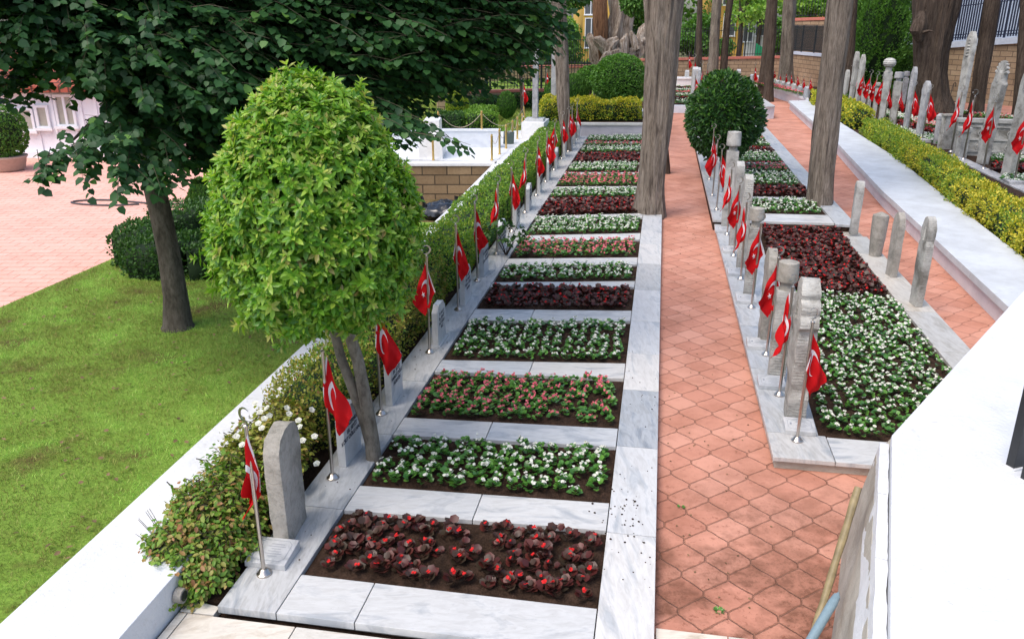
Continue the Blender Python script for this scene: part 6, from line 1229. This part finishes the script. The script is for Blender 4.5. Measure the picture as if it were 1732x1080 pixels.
L = Leaves(); spray_cloud(L, [(tuple(B(x, y, b.y) - b), (r, r, r * .6)) for x, y, r in ((900, 40, 1.0), (850, 40, 1.2), (820, 70, .9), (780, 60, 1.2), (900, 0, 1.1), (840, 0, 1.2), (930, 40, .6))], (0, 0, 1.5), .19, 130, T_LIME, None, nleaf=8, gap=.1); link('crown', L.mesh('crown', 'lime_leaf'), t)
# dead gnarled trunk
b = G(1035, 160, .6); t = thing('dead_tree', 'old bleached dead trunk with gnarled broken limbs behind the large ball bush', 'dead tree', b); q = lambda x, y, dy=0: B(x, y, b.y + dy) - b
w = lambda px: (B(1035 + px, 60, b.y) - B(1035, 60, b.y)).x
m = MB(); m.tube([q(1036, 162), q(1036, 120), q(1036, 90), q(1042, 60), q(1050, 25), q(1050, -20), q(1046, -120)], [w(27), w(26), w(27), w(24), w(21), w(19), w(12)], 64, amp=.42, freq=2.2, zf=.5)
m.build('trunk', 'dead_wood', t, smooth=True)
m = MB(); m.tube([q(1020, 125, -.5), q(1018, 90, -.6), q(1016, 50, -.6), q(1014, 10, -.6), q(1013, -60, -.5)], [w(7), w(9), w(12), w(12), w(8)], 32, amp=.3, freq=2.0, zf=.3); m.build('trunk', 'red_wood', t, smooth=True)
for k, (pts, rs) in enumerate([([(1016, 118), (1008, 96), (1005, 78), (998, 62), (996, 56)], (9, 8, 8, 7, 2)), ([(1044, 106), (1062, 98), (1078, 84), (1086, 66), (1090, 50), (1096, 38)], (12, 15, 14, 11, 9, 3)), ([(1084, 70), (1096, 62), (1102, 58)], (8, 7, 2)), ([(1076, 84), (1070, 64), (1066, 52)], (9, 6, 2)), ([(1052, 92), (1056, 70), (1062, 58)], (10, 8, 3)), ([(1034, 96), (1024, 78), (1012, 68), (1004, 66)], (11, 10, 8, 3)), ([(1028, 90), (1036, 72), (1046, 66)], (9, 9, 4)), ([(1020, 112), (1030, 96), (1044, 92), (1056, 98)], (9, 10, 10, 5))]):
    m = MB(); m.tube([q(x, y, -.5 - .12 * k) for x, y in pts], [w(r) for r in rs], 22, amp=.55, freq=2.0, zf=1.6, off=k); m.build('limb', 'dead_wood', t, smooth=True)
L = Leaves(); n_ = 1500; U = sph(n_); S = U * (RNG.random(n_) ** .4)[:, None] * [.62, .6, .6]; L.add(S, norm(U + [0, 0, -.3] + .5 * rnd(n_)), norm(U + .6 * rnd(n_)), .16, T_NEED * np.array([2, 1, 1])); p = B(1076, -2, 34); t2 = thing('cypress_bough', 'dark hanging cypress foliage at the top edge beside the big twisted trunk', 'branch', p); link('foliage', L.mesh('foliage', 'thuja_leaf'), t2); p = B(978, -16, 34); t2 = thing('cypress_bough', 'dark cypress foliage at the top edge left of the old dead trunk', 'branch', p); link('foliage', bpy.data.meshes[L.mesh('foliage', 'thuja_leaf').name], t2)

# ================================================================== TREES BEYOND THE WALLS
def far_tree(label, px, pyc, Y, rx, rz, leafm, n, size=.35, holes=.5, name='broadleaf_tree'):
    c = B(px, pyc, Y); base = Vector((c.x, c.y, 0)); t = thing(name, label, 'tree', base, 0, 'trees beyond the far walls'); S = []
    nb = 16; C = sph(nb) * (RNG.random(nb) ** .4)[:, None] * np.array([rx, rx * .8, rz]) * .8
    for k in range(nb):
        m_ = n // nb; U = sph(m_); r = RNG.uniform(.28, .5) * min(rx, rz); S.append(C[k] + U * (1 - .35 * RNG.random(m_) ** 2)[:, None] * r * [1.25, 1.1, .8])
    S = np.concatenate(S); L = Leaves(); L.add(S, norm(sph(len(S)) + [0, 0, -.2]), norm(sph(len(S)) + [0, 0, .8]), size * RNG.uniform(.5, 1.2, len(S)), T_SMALL * np.array([1.3, 1, 1])); link('crown', L.mesh('crown', leafm), t, c - base)
    m = MB(); m.tube([(0, 0, -.5), (.1, 0, c.z * .5), (0, 0, c.z)], [.22, .17, .10], 10, amp=.1)
    for k in range(0, nb, 2): m.tube([(0, 0, max(.5, c.z - rz * .7)), tuple((Vector(C[k]) * .5 + Vector((0, 0, c.z - rz * .15)))), tuple(Vector(C[k]) + Vector((0, 0, c.z)))], [.09, .06, .02], 5)
    m.build('trunk', 'dark_bark', t, smooth=True); return t
far_tree('bright green tree beyond the far wall, right of the twisted trunk', 1168, 60, 62, 1.6, 2.2, 'ball_leaf', 5000, .22)
far_tree('light yellow-green tree hanging over the far railing in the middle', 1255, 12, 66, 2.6, 1.5, 'bright_leaf', 1500, .22)
far_tree('mid-green tree between the slim trunks beyond the railing', 1198, 80, 66, 1.8, 1.6, 'ball_leaf', 3000, .22)
far_tree('green tree beyond the railing right of the green screen', 1318, 68, 66, 1.4, 2.2, 'ball_leaf', 3000, .22)
far_tree('pale green tree above the short railing at top right', 1372, 18, 72, 3.0, 1.8, 'bright_leaf', 4000, .26)
far_tree('light green tree between leaning trunk and dead trunk', 962, 70, 64, 1.0, 2.2, 'bright_leaf', 1800, .2)
far_tree('green tree behind the stone wall left of the pillars', 905, 90, 58, 3.2, 2.4, 'ball_leaf', 5000, .26)
far_tree('large mid-green tree left behind the railing and lime leaves', 722, 128, 46, 1.6, 1.8, 'ball_leaf', 7000, .22)
far_tree('tall dark tree filling the gap behind the lime crown', 640, 110, 44, 4.0, 3.4, 'dark_laurel_leaf', 9000, .26)
far_tree('dark tree beyond the plaza behind the lime tree', 470, 150, 40, 4.2, 3.4, 'dark_laurel_leaf', 9000, .26)
far_tree('yellow-green tree glimpsed through the lime crown, behind the plaza', 330, 130, 36, 2.0, 2.6, 'bright_leaf', 5000, .2)
far_tree('dark green tree behind the white house roof', 215, 90, 38, 3.2, 3.0, 'ball_leaf', 7000, .24)
far_tree('green tree beyond the upper wall behind the thuja', 1500, 20, 66, 3.0, 3.0, 'ball_leaf', 5000, .26)
far_tree('tree closing the view above the far railing, behind the pair of trunks', 1290, -20, 78, 4.5, 3.5, 'bright_leaf', 6000, .3)
far_tree('tree far behind the yellow block at the top edge', 1110, 20, 86, 5.0, 5.5, 'ball_leaf', 6500, .35)
far_tree('broad green tree far behind the left stone wall', 850, 50, 80, 7.5, 6.0, 'ball_leaf', 9000, .4)
hp_ = [B(700, 130, 90), B(1500, 130, 100)]
